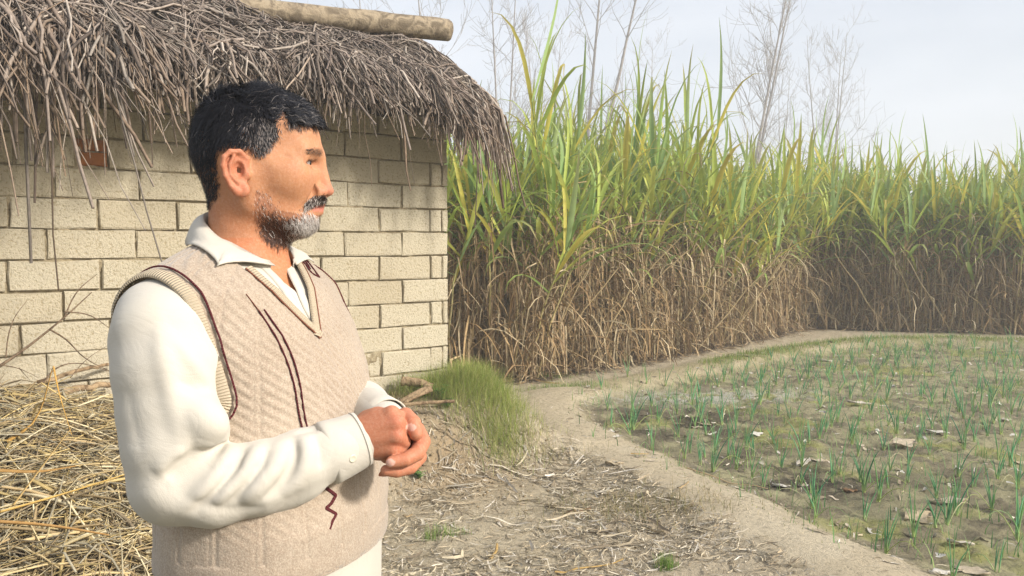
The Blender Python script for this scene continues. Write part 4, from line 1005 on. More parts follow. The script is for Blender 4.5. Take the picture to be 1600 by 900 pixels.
litter(3500, (.2, 8.5), (3.2, 12.5), lambda x, y: inpoly(x, y, [tuple(p) for p in fpoly])*.5, (.02, .10), (.003, .009), LC+['D6CFC2', '5C5140'], 'field_litter', .006)
litter(5200, (-.6, 9.2), (7.2, 14.4), lambda x, y: np.exp(-((y-field_edge(x)+.02)/.22)**2), (.05, .30), (.005, .013), ['8F7858', 'A08A68', '6E5B44', 'B8A688', '57483A'], 'cane_trash', .05)
litter(700, (.3, 8.5), (3.4, 12.3), lambda x, y: inpoly(x, y, [tuple(p) for p in fpoly])*.6, (.04, .11), (.014, .034), ['CFC6B6', 'BDB09A', 'D8D2C6', 'A4967E'], 'leaf_scraps', .010)
w2 = np.stack([rng.uniform(.5, 8.6, 4600), rng.uniform(3.5, 12.2, 4600)], -1); k2 = inpoly(w2[:, 0], w2[:, 1], [tuple(p) for p in fpoly])
# broad pale dead leaves lying singly
def dead_leaf(p, L, w, a, lab, col, curl=.5):
    m = 7; k = 5; t = np.linspace(-1, 1, m); V = []
    for i, tt in enumerate(t):
        ww = w*(1-abs(tt)**2.4)*(1+.35*math.sin(i*2.3+a*5)) + .002
        for j in range(k):
            s = (j/(k-1)-.5)*2; zz = curl*w*(s*s)*.30 + .006*math.sin(i*1.7+j*2.1+a) + .05*L*curl*tt*tt
            V.append((tt*L/2, s*ww/2, zz+.004))
    Fc = np.array([(i*k+j, i*k+j+1, (i+1)*k+j+1, (i+1)*k+j) for i in range(m-1) for j in range(k-1)])
    o = mesh_obj('dead_leaf', V, Fc, M_litter); vcol(o, np.tile(np.array(hs(col)), (len(V), 1))); o.modifiers.new('t', 'SOLIDIFY').thickness = .0015
    o.location = (p[0], p[1], gz(p[0], p[1])+.006); o.rotation_euler = (rng.normal(0, .15), rng.normal(0, .12), a); return tag(o, lab, 'dead leaf', 'dead leaves lying on the soil')
spots = [(1342, 628, .20, 'pale grey dead leaf near the middle of the onion bed'), (1412, 692, .22, 'broad whitish dead leaf in the onion bed beside the long pale strip'),
 (1390, 684, .14, 'torn scrap of dead leaf touching the broad whitish leaf'), (1465, 672, .17, 'pale crumpled dead leaf behind an onion clump'), (1572, 650, .12, 'small white dead leaf near the far side of the bed'),
 (1483, 778, .20, 'bleached dead leaf half under an onion clump'), (1433, 800, .19, 'curled tan dead leaf on bare clods'), (1222, 750, .13, 'folded beige dead leaf beside the path edge'),
 (1501, 844, .12, 'flat pale dead leaf close to the bottom of the bed'), (1518, 882, .15, 'thick crumpled white dead leaf at the bottom of the bed'), (1328, 760, .13, 'upright reddish brown dead leaf at the foot of an onion clump'),
 (1470, 890, .13, 'shredded pale leaf scrap next to the crumpled white leaf'), (1255, 716, .15, 'cream dead leaf caught among onion stems'), (1280, 712, .12, 'narrow cream scrap beside the cream dead leaf'),
 (1100, 657, .12, 'light dead leaf on the dark wet soil'), (1182, 676, .12, 'off white dead leaf among thin onions'), (1157, 633, .11, 'thin grey dead leaf beyond the dark soil'), (1088, 662, .09, 'tiny pale scrap on the dark wet soil'),
 (960, 735, .13, 'tan leaf scrap on the bare path'), (905, 800, .16, 'brown dead leaf in the straw litter'), (1290, 560, .2, 'long white dead leaf on the far bund'), (1525, 540, .14, 'white scrap by the far bund'), (1596, 718, .13, 'pale leaf scrap at the outer side of the bed')]
for i, (x, y, L, lab) in enumerate(spots):
    p = G(x, y, 0); dead_leaf(p, L, L*rng.uniform(.35, .6), rng.uniform(-.6, .6), lab, ['CFC6B6', 'C2B49C', 'B9A98C', 'D8D2C6'][i % 4] if 'brown' not in lab else '8A6C4E', rng.uniform(.2, .7))
# small chips of cane on the near ground
for i, (x, y, L, a, lab) in enumerate(((925, 885, .34, .32, 'long golden strip of dry cane leaf in the foreground litter'), (1132, 745, .5, -.62, 'long dry stalk lying beside the path edge'), (1175, 560, .4, .1, 'pale dry stalk on the far bund'),
    (775, 860, .16, 1.4, 'forked white chip standing in the straw litter'), (640, 805, .07, 1.2, 'short thick cane stub in the litter'), (820, 712, .09, .9, 'pale splinter on the trampled ground'), (1000, 720, .12, .1, 'thin light strip across the path'),
    (1070, 770, .12, .8, 'slim splinter on the lower path'), (880, 760, .18, .2, 'bent brown leaf strip in the litter patch'))):
    p = G(x, y, .02); m = 8; t = np.linspace(-.5, .5, m); pth = np.zeros((1, m, 3)); pth[0, :, 0] = p[0]+np.cos(a+.3*t)*L*t; pth[0, :, 1] = p[1]+np.sin(a+.3*t)*L*t*1.2; pth[0, :, 2] = gz(pth[0, :, 0], pth[0, :, 1])+.014
    V, Fq = tubes(pth, np.array([[.009]])*np.linspace(1, .5, m)[None], 6, .35, np.array([[0, 0, 1.]])); o = mesh_obj('dry_stalk', V, Fq, M_litter); vcol(o, np.tile(np.array(hs(['BE9E62', 'B09871', 'C9BDA4'][i % 3])), (len(V), 1)))
    relocal(o, pth[0, m//2]); tag(o, lab, 'dry stalk')
# ---------------------------------------------------------------- onion plants
M_onion = tinted('onion_leaf', .5, .25, 20, .1, .12)
def onion_mesh(k, H, seed):
    r = np.random.default_rng(seed); m = 7; t = np.linspace(0, 1, m); P_ = []; R = []
    for i in range(k):
        a = r.uniform(0, 6.28); lean = r.uniform(.08, .55); h = H*r.uniform(.55, 1.1); dr = r.uniform(0, .5)*lean
        x = lean*h*(t**1.4); z = h*(t - dr*t**3*1.1); P_.append(np.stack([x*math.cos(a)+.006*r.normal(), x*math.sin(a)+.006*r.normal(), z], -1)); R.append(.0036*r.uniform(.7, 1.4)*np.array([1, 1.05, 1, .85, .62, .38, .08]))
    bent = r.random() < .7
    if bent:
        a = r.uniform(0, 6.28); x = H*.75*t; z = H*(.42*np.sin(t*2.6)*(1-t*.3)) ; P_.append(np.stack([x*math.cos(a), x*math.sin(a), np.maximum(z, .004)], -1)); R.append(.0030*np.array([1, 1, .9, .8, .6, .4, .1]))
    V, Fq = tubes(np.array(P_), np.array(R), 5, .8, np.array([[.3, .2, .9]])); me = mesh_obj('onion_plant', V, Fq, M_onion)
    cc = []
    for i in range(len(P_)):
        g = np.array(hs(['5C9E68', '6CAC76', '7CAE68', '4C8E66'][r.integers(4)]))*r.uniform(.8, 1.15); 
        if bent and i == len(P_)-1: g = np.array(hs(['A9B46C', 'C9C49A', '93AE74'][r.integers(3)]))
        for q in range(m): w = max(0, 1-q/1.6); cc.append(np.tile(g*(1-w)+np.array(hs('B9C77A'))*w, (5, 1)))
    vcol(me, np.concatenate(cc)); return me
variants = [onion_mesh(k, h, 40+i) for i, (k, h) in enumerate(((4, .26), (5, .30), (3, .22), (6, .32), (4, .30), (2, .20), (7, .36), (3, .28), (5, .24), (4, .34)))]
desc = ['slim young onion plant with four short leaves', 'upright young onion plant with five leaves', 'small sparse onion seedling', 'full onion clump of six leaves', 'tall thin onion plant', 'tiny two leaved onion seedling', 'largest thick onion clump', 'loose onion plant with arching leaves', 'short bushy onion plant', 'tall onion plant with upright leaves']
used = [0]*10; on = []
fixed = [(1270, 790, 6), (1350, 765, 3), (1300, 750, 4), (1480, 815, 6), (1462, 822, 9), (1495, 800, 3), (1345, 745, 9), (1175, 742, 1), (1115, 735, 3), (1150, 728, 1), (1220, 728, 8), (1060, 680, 1), (1390, 730, 0), (1550, 790, 3), (1590, 760, 6), (1420, 722, 7), (1505, 700, 3), (1250, 700, 4), (1330, 690, 3), (1590, 840, 1),
         (980, 600, 4), (1010, 606, 1), (1040, 603, 7), (1070, 610, 4), (1080, 600, 9), (1130, 595, 3), (1165, 600, 9), (1190, 592, 4), (950, 640, 0), (940, 618, 2), (995, 655, 5), (1125, 650, 9), (1150, 660, 4), (1090, 640, 2)]
for x, y, v in fixed: p = G(x, y, -.02); on.append((p[0], p[1], v))
cand = []
for _ in range(9000):
    x = rng.uniform(.3, 8.6); y = rng.uniform(3.3, 12.2)
    if not inpoly(np.array([x]), np.array([y]), [tuple(p) for p in fpoly])[0] or pdist(np.array([x]), np.array([y]), path1)[0] < .34 or pdist(np.array([x]), np.array([y]), path2)[0] < .22: continue
    dn = .55*fbm(np.array([x*1.6]), np.array([y*1.6]), 31)[0]+.2
    if rng.random() > dn: continue
    if min([math.hypot(x-a, y-b) for a, b, _ in on] + [9]) < .15: continue
    q = PIX((x, y, 0)); 
    if q[0] > 1640 or q[1] > 930: continue
    on.append((x, y, int(rng.choice([0, 1, 2, 3, 4, 5, 7, 8, 9]))))
    if len(on) >= 285: break
for x, y, v in on:
    src = variants[v]; o = src if used[v] == 0 else src.copy()
    if used[v]: COL.objects.link(o)
    used[v] += 1; o.location = (x, y, float(gz(x, y))-.005); o.rotation_euler = (0, 0, rng.uniform(0, 6.28)); s = rng.uniform(.8, 1.15); o.scale = (s, s, s)
    zone = ' beside the bare path' if pdist(np.array([x]), np.array([y]), path1)[0] < .75 else ' close to the far bund' if pdist(np.array([x]), np.array([y]), path2)[0] < .8 else ' on the near open soil' if y < 5.6 else ' in the middle of the bed' if x < 3.6 else ' in the outer part of the bed'
    tag(o, desc[v] + zone, 'onion plant', 'onion plants in the vegetable bed')
# ---------------------------------------------------------------- grass by the hut corner, weeds
M_grass = tinted('grass_blade', .6, .3, 15, .1, .25)
def grass(name, pts, H, cols, label=None, cat=None, w=.0022, lean=.5):
    n = len(pts); m = 4; t = np.linspace(0, 1, m); a = rng.uniform(0, 6.28, n); h = rng.uniform(*H, n); ln = rng.uniform(.1, lean, n)
    x = pts[:, 0:1] + np.cos(a)[:, None]*(ln*h)[:, None]*t**1.6; y = pts[:, 1:2] + np.sin(a)[:, None]*(ln*h)[:, None]*t**1.6; z = pts[:, 2:3] + h[:, None]*(t - .3*ln[:, None]*t**3)
    V, Fq = blades(np.stack([x, y, z], -1), w*rng.uniform(.6, 1.5, (n, 1))*np.array([1, .9, .6, .1])[None], np.stack([-np.sin(a), np.cos(a), 0*a], -1), .2)
    cb = np.array([hs(q) for q in cols])[rng.integers(0, len(cols), n)]*rng.uniform(.7, 1.2, (n, 1)); o = mesh_obj(name, V, Fq, M_grass, kind='stuff'); vcol(o, np.repeat(cb, m*3, 0)); return o
def gpts(n, cx, cy, sx, sy, rot=0):
    u = rng.normal(0, .45, n)*sx; v = rng.normal(0, .45, n)*sy; x = cx+u*math.cos(rot)-v*math.sin(rot); y = cy+u*math.sin(rot)+v*math.cos(rot); return np.stack([x, y, gz(x, y)-.005], -1)
gm = G(745, 610, .28); GC = ['A9BA5C', '98AC50', 'BDC272', '86A24C', 'CFC98E', 'B0B85E']
pts = np.concatenate([gpts(6500, -.24, 5.42, .40, .34, .1), gpts(900, -.08, 5.12, .22, .24), gpts(1300, -.62, 5.36, .30, .14)])
grass('grass', pts, (.06, .20), GC, w=.0016, lean=1.1)
grass('grass', np.concatenate([gpts(220, *G(1040, 888, 0)[:2], .05, .04), gpts(90, *G(700, 835, 0)[:2], .10, .06), gpts(60, *G(670, 845, 0)[:2], .05, .03), gpts(500, *G(880, 612)[:2], .8, .08), gpts(260, *G(850, 590)[:2], .5, .2)]), (.03, .09), ['7FA04A', '6C9440', '9CAE5C'])
grass('dry_grass', np.concatenate([gpts(900, *G(790, 720)[:2], .5, .25), gpts(900, *G(1000, 800)[:2], .6, .3), gpts(500, -.75, 5.22, .5, .12), gpts(500, *G(760, 680)[:2], .3, .3)]), (.03, .10), ['A5946A', '8F8A58', 'B7A57C', '7F8450'], lean=1.4)
w2 = w2[k2]; grass('seedlings', np.c_[w2, gz(w2[:, 0], w2[:, 1])-.003], (.06, .17), ['6E9E5C', '84AE68', '9CB86C', '5E9058'], w=.0045, lean=.6)
bx = rng.uniform(2.2, 8.8, 5000); by = np.interp(bx, path2[:, 0], path2[:, 1]) + rng.normal(0, .16, 5000); grass('bund_grass', np.stack([bx, by, gz(bx, by)-.004], -1), (.02, .09), ['8FA352', '7D9448', 'A5AE62'], w=.004, lean=1.2)
# moss and tiny weeds over the damp bed
w = np.stack([rng.uniform(.4, 8.6, 26000), rng.uniform(3.4, 12, 26000)], -1); k = inpoly(w[:, 0], w[:, 1], [tuple(p) for p in fpoly])*(rng.random(26000) < sstep(.45, .65, fbm(w[:, 0]*2, w[:, 1]*2, 12)))
w = w[k.astype(bool)]; grass('bed_weeds', np.c_[w, gz(w[:, 0], w[:, 1])-.003], (.008, .03), ['8C9A4C', '7C924A', '9C9E58', '6E8644'], w=.004, lean=1.2)
def weed(px, py, z, h, lab):
    """small leafy weed: stems with opposite leaves"""
    c0 = G(px, py, z); root = thing('weed', (c0[0], c0[1], gz(c0[0], c0[1])), lab, 'weed', 'small green weeds by the earth bank'); st = []; lf = []; wd = []; wdir = []
    for i in range(9):
        a = rng.uniform(0, 6.28); l = h*rng.uniform(.6, 1.1); t = np.linspace(0, 1, 4); ln = rng.uniform(.15, .8); p = np.stack([np.cos(a)*ln*l*t, np.sin(a)*ln*l*t, l*t*(1-.2*t)], -1); st.append(p)
        for q in range(9):
            tt = rng.uniform(.2, 1); b = rng.uniform(0, 6.28); base = p[0]*(1-tt)+p[-1]*tt; L = rng.uniform(.018, .034); u = np.linspace(0, 1, 4)[:, None]
            lf.append(base + np.array([math.cos(b), math.sin(b), .45])*L*u + np.array([0, 0, -.3])*L*u*u); wd.append(L*.42*np.array([.2, 1, .8, .05])); wdir.append([-math.sin(b), math.cos(b), 0])
    V, Fq = tubes(np.array(st), np.full((9, 4), .0014), 4); o = mesh_obj('stem', V, Fq, M_grass, root); vcol(o, np.tile(np.array(hs('7C9450')), (len(V), 1)))
    V, Fq = blades(np.array(lf), np.array(wd), np.array(wdir), .12); o = mesh_obj('foliage', V, Fq, M_grass, root); vcol(o, np.tile(np.array(hs('6E9A48')), (len(V), 1))*rng.uniform(.8, 1.15, (len(V), 1)))
for a in ((690, 708, .05, .14, 'lower leafy green weed on the earth bank beside the clasped hands'), (662, 672, .2, .09, 'small bright weed high on the earth bank'), (655, 765, .0, .08, 'flat grey green weed in the litter below the hands'), (700, 700, .1, .07, 'tiny weed tucked behind the larger bank weed'), (612, 612, .42, .10, 'green weed growing at the foot of the block wall')): weed(*a)
# clods of earth on the broken bank
M_clod = ground_mat(False)
n = 500; x = rng.normal(-.45, .38, n); y = rng.normal(4.85, .30, n); V = []; Fc = []; oc = [(1, 0, 0), (-1, 0, 0), (0, 1, 0), (0, -1, 0), (0, 0, 1), (0, 0, -1)]; ot = [(0, 2, 4), (2, 1, 4), (1, 3, 4), (3, 0, 4), (2, 0, 5), (1, 2, 5), (3, 1, 5), (0, 3, 5)]
for i in range(n):
    r = rng.uniform(.004, .016)**1.0; b0 = len(V); z = gz(x[i], y[i])
    for q in oc: V.append((x[i]+q[0]*r*rng.uniform(.6, 1.2), y[i]+q[1]*r*rng.uniform(.6, 1.2), z+q[2]*r*.7))
    Fc += [[b0+a for a in t] for t in ot]
o = mesh_obj('crumbs', V, Fc, M_soil, smooth=True, kind='stuff'); vcol(o, np.tile(np.array(hs('9A886A')), (len(V), 1)))
# ---------------------------------------------------------------- wood at the foot of the wall
M_wood = bark('split_wood', hs('9C8567'), hs('B39C7C'), hs('6F5C46'), 14)
def Pw(px, py, n, z=None):  # point on a vertical plane n metres in front of the wall
    d = PR(px, py); o = np.array([0, 0, CAMZ]); t = ((WC+en*n-o)@en)/(d@en); return o+d*t
log_obj('split_log', P(596, 652, 5.02), P(672, 606, 5.16), .022, .026, M_wood, M_cut, 'thick split stick leaning on the earth bank at the wall corner', 'stick', group='sticks by the wall corner')
log_obj('split_log', P(628, 634, 5.00), P(712, 628, 5.05), .012, .010, M_litter if False else M_wood, M_cut, 'thin yellowish stick lying under the thick split stick', 'stick', group='sticks by the wall corner')
log_obj('split_log', P(612, 645, 4.98), P(668, 615, 5.06), .010, .013, M_wood, M_cut, 'slim dark stick beside the thick split stick', 'stick', group='sticks by the wall corner')
log_obj('split_log', P(628, 595, 5.30), P(676, 604, 5.28), .032, .026, M_wood, M_cut, 'short grey stump end lying against the block wall', 'log', group='sticks by the wall corner')
for i, (a, b, r, lab) in enumerate((((40, 634, 3.72), (175, 598, 4.22), .020, 'grey crooked branch resting on the heap against the wall'), ((-20, 655, 3.62), (190, 640, 4.05), .026, 'thick grey branch half buried in the straw heap'),
    ((60, 600, 3.85), (172, 575, 4.25), .012, 'pale slim branch above the grey crooked one'), ((100, 632, 3.9), (182, 630, 4.1), .018, 'short branch stub poking from the heap beside the man'))):
    log_obj('dry_branch', P(*a), P(*b), r, r*.7, M_wood, M_cut, lab, 'branch', group='branches between heap and wall', bend=.022)
# ---------------------------------------------------------------- straw heap
M_straw = tinted('straw', .7, .35, 35, .3)
def heapz(x, y):
    q = ((x+2.35)/1.35)**2 + ((y-3.15)/1.35)**2; return .16 + .54*np.exp(-q*.8)*1.0 + .08*np.exp(-(((x+2.4)/1.1)**2+((y-3.7)/.5)**2)) + .03*np.sin(x*9)*np.cos(y*8)
XX, YY, Fh_ = grid_mesh(-4.2, -.75, 1.5, 4.55, .05); hz_ = heapz(XX, YY)-.07; rr = ((XX+2.35)/1.45)**2+((YY-3.0)/1.4)**2; hz_ = hz_ - .7*sstep(.55, 1.0, rr) - .7*(1-sstep(.6, .95, np.hypot(XX+.41, YY-1.23)))
heap = mesh_obj('straw_heap', np.stack([XX, YY, hz_], -1).reshape(-1, 3) - np.array([-2.35, 3.1, 0]), Fh_, M_mat); heap.location = (-2.35, 3.1, 0)
tag(heap, 'large loose heap of golden dry straw beside the hut wall behind the man', 'straw heap')
def straw(n, big=False):
    x = rng.uniform(-3.7, -.95, n); y = rng.uniform(1.75, 4.05, n); k = (((x+2.35)/1.5)**2+((y-3.0)/1.4)**2) < 1.0; x, y = x[k], y[k]; n = len(x)
    L = rng.uniform(.12, .5, n)*(1.5 if big else 1); a = rng.uniform(0, 6.28, n); el = rng.normal(0, .38, n); m = 5; t = np.linspace(-.5, .5, m); bd = rng.normal(0, .30, n)
    pth = np.zeros((n, m, 3)); aa = a[:, None]+bd[:, None]*t[None]
    pth[:, :, 0] = x[:, None]+np.cos(aa)*L[:, None]*t*np.cos(el)[:, None]; pth[:, :, 1] = y[:, None]+np.sin(aa)*L[:, None]*t*np.cos(el)[:, None]
    slope = (heapz(pth[:, :, 0], pth[:, :, 1])); slope = slope - .35*sstep(.62, 1.05, ((pth[:, :, 0]+2.35)/1.5)**2+((pth[:, :, 1]-3.0)/1.4)**2); pth[:, :, 2] = slope*.5+slope[:, 2:3]*.5 + rng.uniform(-.05, .05, (n, 1)) + np.sin(el)[:, None]*L[:, None]*t*.7 - rng.uniform(0, .12, (n, 1))*L[:, None]*(t*2)**2
    # leave the wall and the man clear
    s, nn_ = wallside(pth[:, :, 0], pth[:, :, 1]); push = np.clip(.03-nn_, 0, 1); pth[:, :, 0] += en[0]*push; pth[:, :, 1] += en[1]*push
    ok = np.linalg.norm(pth[:, :, :2]-np.array([-.41, 1.23]), axis=2).min(1) > .55; pth = pth[ok]; L = L[ok]; n = len(L)
    r = rng.uniform(.0018, .0042, n)*(1.5 if big else 1); wid = rng.random(n) < .22; r = np.where(wid, r*1.7, r)
    cb = np.array([hs(q) for q in ('D6C496', 'C8B284', 'E0D2AC', 'B09A72', 'B6AC92', 'D0B87E', '9C8C70')])[rng.integers(0, 7, n)]*rng.uniform(.65, 1.15, (n, 1)); return pth, r[:, None]*np.array([.8, 1, 1, .9, .5])[None], cb, r*L
pa, ra, ca, sz = straw(14000); dist = pa[:, 2, 1]; q = PIX(pa[:, 2]); pa[:, :, 2] = np.maximum(pa[:, :, 2], .03); vis = (q[:, 0] < 280)*(q[:, 0] > -20)*(q[:, 1] < 900); sc_ = sz/dist*(1+vis*10)*(pa[:, 2, 2] > heapz(pa[:, 2, 0], pa[:, 2, 1])-.01); od = np.argsort(-sc_); bg, rs = od[:290], od[290:]
V, Fq = tubes(pa[rs], ra[rs], 3, .5); o = mesh_obj('loose_straw', V - np.array([-2.35, 3.1, 0]), Fq, M_straw, heap, kind='stuff'); vcol(o, np.repeat(ca[rs], 15, 0))
for i in bg:
    V, Fq = tubes(pa[i:i+1], ra[i:i+1]*1.15, 4, .5); o = mesh_obj('straw', V - np.array([-2.35, 3.1, 0]), Fq, M_straw, heap); vcol(o, np.repeat(ca[i:i+1], 20, 0))
for pts, r, cl in (([(10, 690, 3.0), (60, 660, 3.1), (82, 575, 3.3)], .0085, 'B08A48'), ([(84, 573, 3.3), (92, 615, 3.22), (112, 680, 3.05)], .0085, 'C29A52'), ([(0, 800, 2.3), (90, 775, 2.45), (200, 740, 2.75)], .006, 'C9A862'), ([(0, 735, 2.6), (60, 738, 2.65), (118, 728, 2.8)], .008, '9F7C48'), ([(0, 815, 2.25), (80, 820, 2.3), (170, 836, 2.4)], .006, 'A98450'), ([(20, 790, 2.4), (95, 690, 2.85), (112, 668, 2.95)], .006, 'C4A468')):
    pth = smooth_path([P(*p) for p in pts], 8)[None]; V, Fq = tubes(pth, r*np.linspace(1, .5, 8)[None], 5, .3); o = mesh_obj('straw', V - np.array([-2.35, 3.1, 0]), Fq, M_straw, heap); vcol(o, np.tile(np.array(hs(cl)), (len(V), 1)))
# thin dry twigs against the wall
M_twig = bark('twig_bark', hs('7A6752'), hs('8F7C66'), hs('5C4C3C'), 30)
def twig(main, subs, r, lab):
    a = Pw(*main[0]); root = thing('dry_twig', tuple(a), lab, 'twig', 'dry twigs in front of the block wall')
    def mk(name, pts, r0, par):
        pth = smooth_path([Pw(*p) for p in pts], 14); V, Fq = tubes(pth[None], (r0*np.linspace(1, .3, 14))[None], 6, 1, np.array([[.1, .3, .9]])); mesh_obj(name, V-a, Fq, M_twig, par)
    mk('stem', main, r, root)
    for s in subs: mk('side_twig', s, r*.6, root)
twig([(-12, 580, .55), (40, 545, .5), (100, 497, .4), (143, 457, .3)], [[(100, 497, .4), (118, 455, .34), (152, 428, .28)], [(78, 515, .45), (105, 530, .4), (130, 560, .35), (172, 580, .3)], [(100, 487, .4), (140, 490, .35), (170, 512, .3)]], .0075, 'longest twig slanting up across the wall with three side shoots')
twig([(9, 560, .5), (12, 525, .45), (22, 495, .4), (42, 470, .3)], [[(-5, 510, .5), (10, 518, .46)]], .0035, 'short thin twig curving up beside the long slanting one')
twig([(60, 605, .5), (90, 570, .4), (130, 566, .3), (175, 582, .25)], [[(110, 590, .4), (135, 560, .3), (168, 540, .2)]], .0045, 'arched twig above the straw heap')
twig([(0, 570, .6), (30, 575, .5), (60, 590, .45)], [[(30, 575, .5), (50, 598, .4)]], .003, 'fine twig lying low on the heap')
# ================================================================ sugarcane
M_cane = tinted('cane_stem', .55, .3, 12, .2); M_green = tinted('green_leaf', .5, .2, 6, .1, .40); M_dry = tinted('dry_leaf', .85, .4, 14, .3, .12)
GREEN = ['9CB052', 'B0BE5A', '8EAA5C', '88A66A', 'C0C462', '9AB274', 'CFC35A']; DRY = ['C0A57A', 'CBB48C', 'A88C64', 'D8C6A2', '947A58', 'B39C7C']
def cane_geo(seed, H):
    r = np.random.default_rng(seed); out = {'leaf': [], 'dry': []}
    lean = r.normal(0, .15, 2); t = np.linspace(0, 1, 7)[:, None]; st = np.c_[lean[0]*t*t*H, lean[1]*t*t*H, t*H]; st += r.normal(0, .012, st.shape)*np.array([1, 1, 0]); st[0] = [0, 0, -.03]
    V, Fq = tubes(st[None], np.linspace(.014, .008, 7)[None]*r.uniform(.8, 1.15), 6, 1, np.array([[1., .1, .1]])); g = np.linspace(0, 1, 7)
    low = np.array(hs(['C2AE7C', 'B39C6C', 'C9B88E'][r.integers(3)])); hi = np.array(hs('93A35A')); cc = np.repeat(low[None]*(1-g[:, None]**2)+hi[None]*g[:, None]**2, 6, 0); out['stalk'] = (V, Fq, cc)
    at = lambda z: np.array([np.interp(z, st[:, 2], st[:, 0]), np.interp(z, st[:, 2], st[:, 1]), z])
    n = r.integers(8, 12); m = 8
    for i in range(n):
        a = i*2.4 + r.normal(0, .4); f = i/(n-1); z0 = H*(.66+.34*f**.8); L = r.uniform(.85, 1.4)*(1-.15*abs(f-.5)); el = math.radians(44+40*f + r.normal(0, 8)); dirh = np.array([math.cos(a), math.sin(a), 0])
        p = at(z0).copy(); pth = []; e = el; dr = r.uniform(.8, 2.8)*(1.25-f*.9)
        for k in range(m):
            pth.append(p.copy()); s = L/(m-1); p = p + (dirh*math.cos(e)+np.array([0, 0, math.sin(e)]))*s; e -= dr*(k/m)**1.3*.55
        w = r.uniform(.034, .060)*np.array([.55, .8, 1, 1, .85, .62, .35, .03]); V, Fq = blades(np.array([pth]), w[None], np.array([[-math.sin(a), math.cos(a), 0]]), .18)
        g = np.array(hs(GREEN[r.integers(len(GREEN))]))*r.uniform(1.0, 1.3); tip = np.array(hs(['B7A878', 'A9B060', '9AA85C'][r.integers(3)])); tt = np.linspace(0, 1, m)[:, None]**3
        out['leaf'].append((V, Fq, np.repeat(g*(1-tt)+tip*tt, 3, 0)))
    for i in range(r.integers(7, 11)):
        a = r.uniform(0, 6.28); z0 = H*r.uniform(.15, .95); L = r.uniform(.45, .9); dirh = np.array([math.cos(a), math.sin(a), 0]); p = at(z0).copy(); pth = []; e = math.radians(r.uniform(10, 75)); dr = r.uniform(.5, 1.5)
        for k in range(m): pth.append(p.copy()); s = L/(m-1); p = p+(dirh*math.cos(e)+np.array([0, 0, math.sin(e)]))*s; e = max(e-dr*(.3+.6*r.random()), -1.52); a += r.normal(0, .12); dirh = np.array([math.cos(a), math.sin(a), 0])
        pth = np.array(pth); pth[:, 2] = np.maximum(pth[:, 2], .01+.01*r.random()); w = r.uniform(.010, .024)*np.array([1, 1, .9, .8, .7, .55, .4, .1]); V, Fq = blades(pth[None], w[None], np.array([[-math.sin(a), math.cos(a), .3]]), .35)
        out['dry'].append((V, Fq, np.tile(np.array(hs(DRY[r.integers(len(DRY))]))*r.uniform(.7, 1.25), (len(V), 1))))
    return out
geos = [cane_geo(100+i, h) for i, h in enumerate((1.75, 1.95, 1.6, 2.1, 1.85, 1.5, 2.0, 1.7, 2.3, 1.9, 1.65, 2.05))]
def cat3(lst):
    V, Fq = merge([(a, b) for a, b, _ in lst]); return V, Fq, np.concatenate([c for _, _, c in lst])
# where the plants stand
pl_ = []
def hscale(x, n):
    b = np.interp(x, [0, 2.5, 5, 9], [.90, .91, .94, .89]); k = rng.normal(0, .12, n) + np.where(rng.random(n) < .03+.13*((x > .4)&(x < 3)), rng.uniform(.12, .42, n)*np.where(np.asarray(x) > 3.5, .4, 1), 0)
    return np.clip(b*(1+k), .5, 1.42)
while len(pl_) < 300:
    x = rng.uniform(-1.1, 9.6); y = field_edge(x) + .10 + abs(rng.normal(0, .42))
    s, n_ = wallside(np.array([x]), np.array([y]))
    if s[0] > -.35 and n_[0] > -3.9: continue
    if min([math.hypot(x-a, y-b) for a, b in pl_]+[9]) < .07: continue
    pl_.append((x, y))
pl_.sort(key=lambda p: p[1])
proto = {}
looks = ['with long arching green leaves', 'with a tight upright green top', 'short with many dry hanging leaves', 'tall with bright yellow green leaves', 'with drooping leaves and pale stem', 'short and bushy', 'tall with broad leaves', 'leaning a little with mixed dry leaves', 'tallest with feathered leaf tips', 'with pale stem and loose top', 'low with yellowing leaves', 'tall with narrow leaves']
def copy_tree(o, parent=None):
    c_ = o.copy(); COL.objects.link(c_); c_.parent = parent
    for ch in list(kids.get(o.name, [])): copy_tree(ch, c_)
    return c_
kids = {}
def make_parts(v):
    g = geos[v]; root = thing('sugarcane_plant', (0, 0, 0), 'x', 'sugarcane plant'); ks = []
    V, Fq, c_ = g['stalk']; o = mesh_obj('stalk', V, Fq, M_cane, root); vcol(o, c_); ks.append(o)
    for k, M, nm in (('leaf', M_green, 'leaf'), ('dry', M_dry, 'dry_leaf')):
        for V, Fq, c_ in g[k]: o = mesh_obj(nm, V, Fq, M, root); vcol(o, c_); ks.append(o)
    kids[root.name] = ks; return root
def make_whole(v):
    g = geos[v]; L = [g['stalk']]+g['leaf']+g['dry']; V, Fq, c_ = cat3(L); o = mesh_obj('sugarcane_plant', V, Fq, [M_cane, M_green, M_dry]); vcol(o, c_)
    mi = np.concatenate([np.full(len(g['stalk'][1]), 0)]+[np.full(len(a[1]), 1) for a in g['leaf']]+[np.full(len(a[1]), 2) for a in g['dry']]); o.data.polygons.foreach_set('material_index', mi.astype(np.int32)); return o
near_n = 110; cA = {}; cB = {}
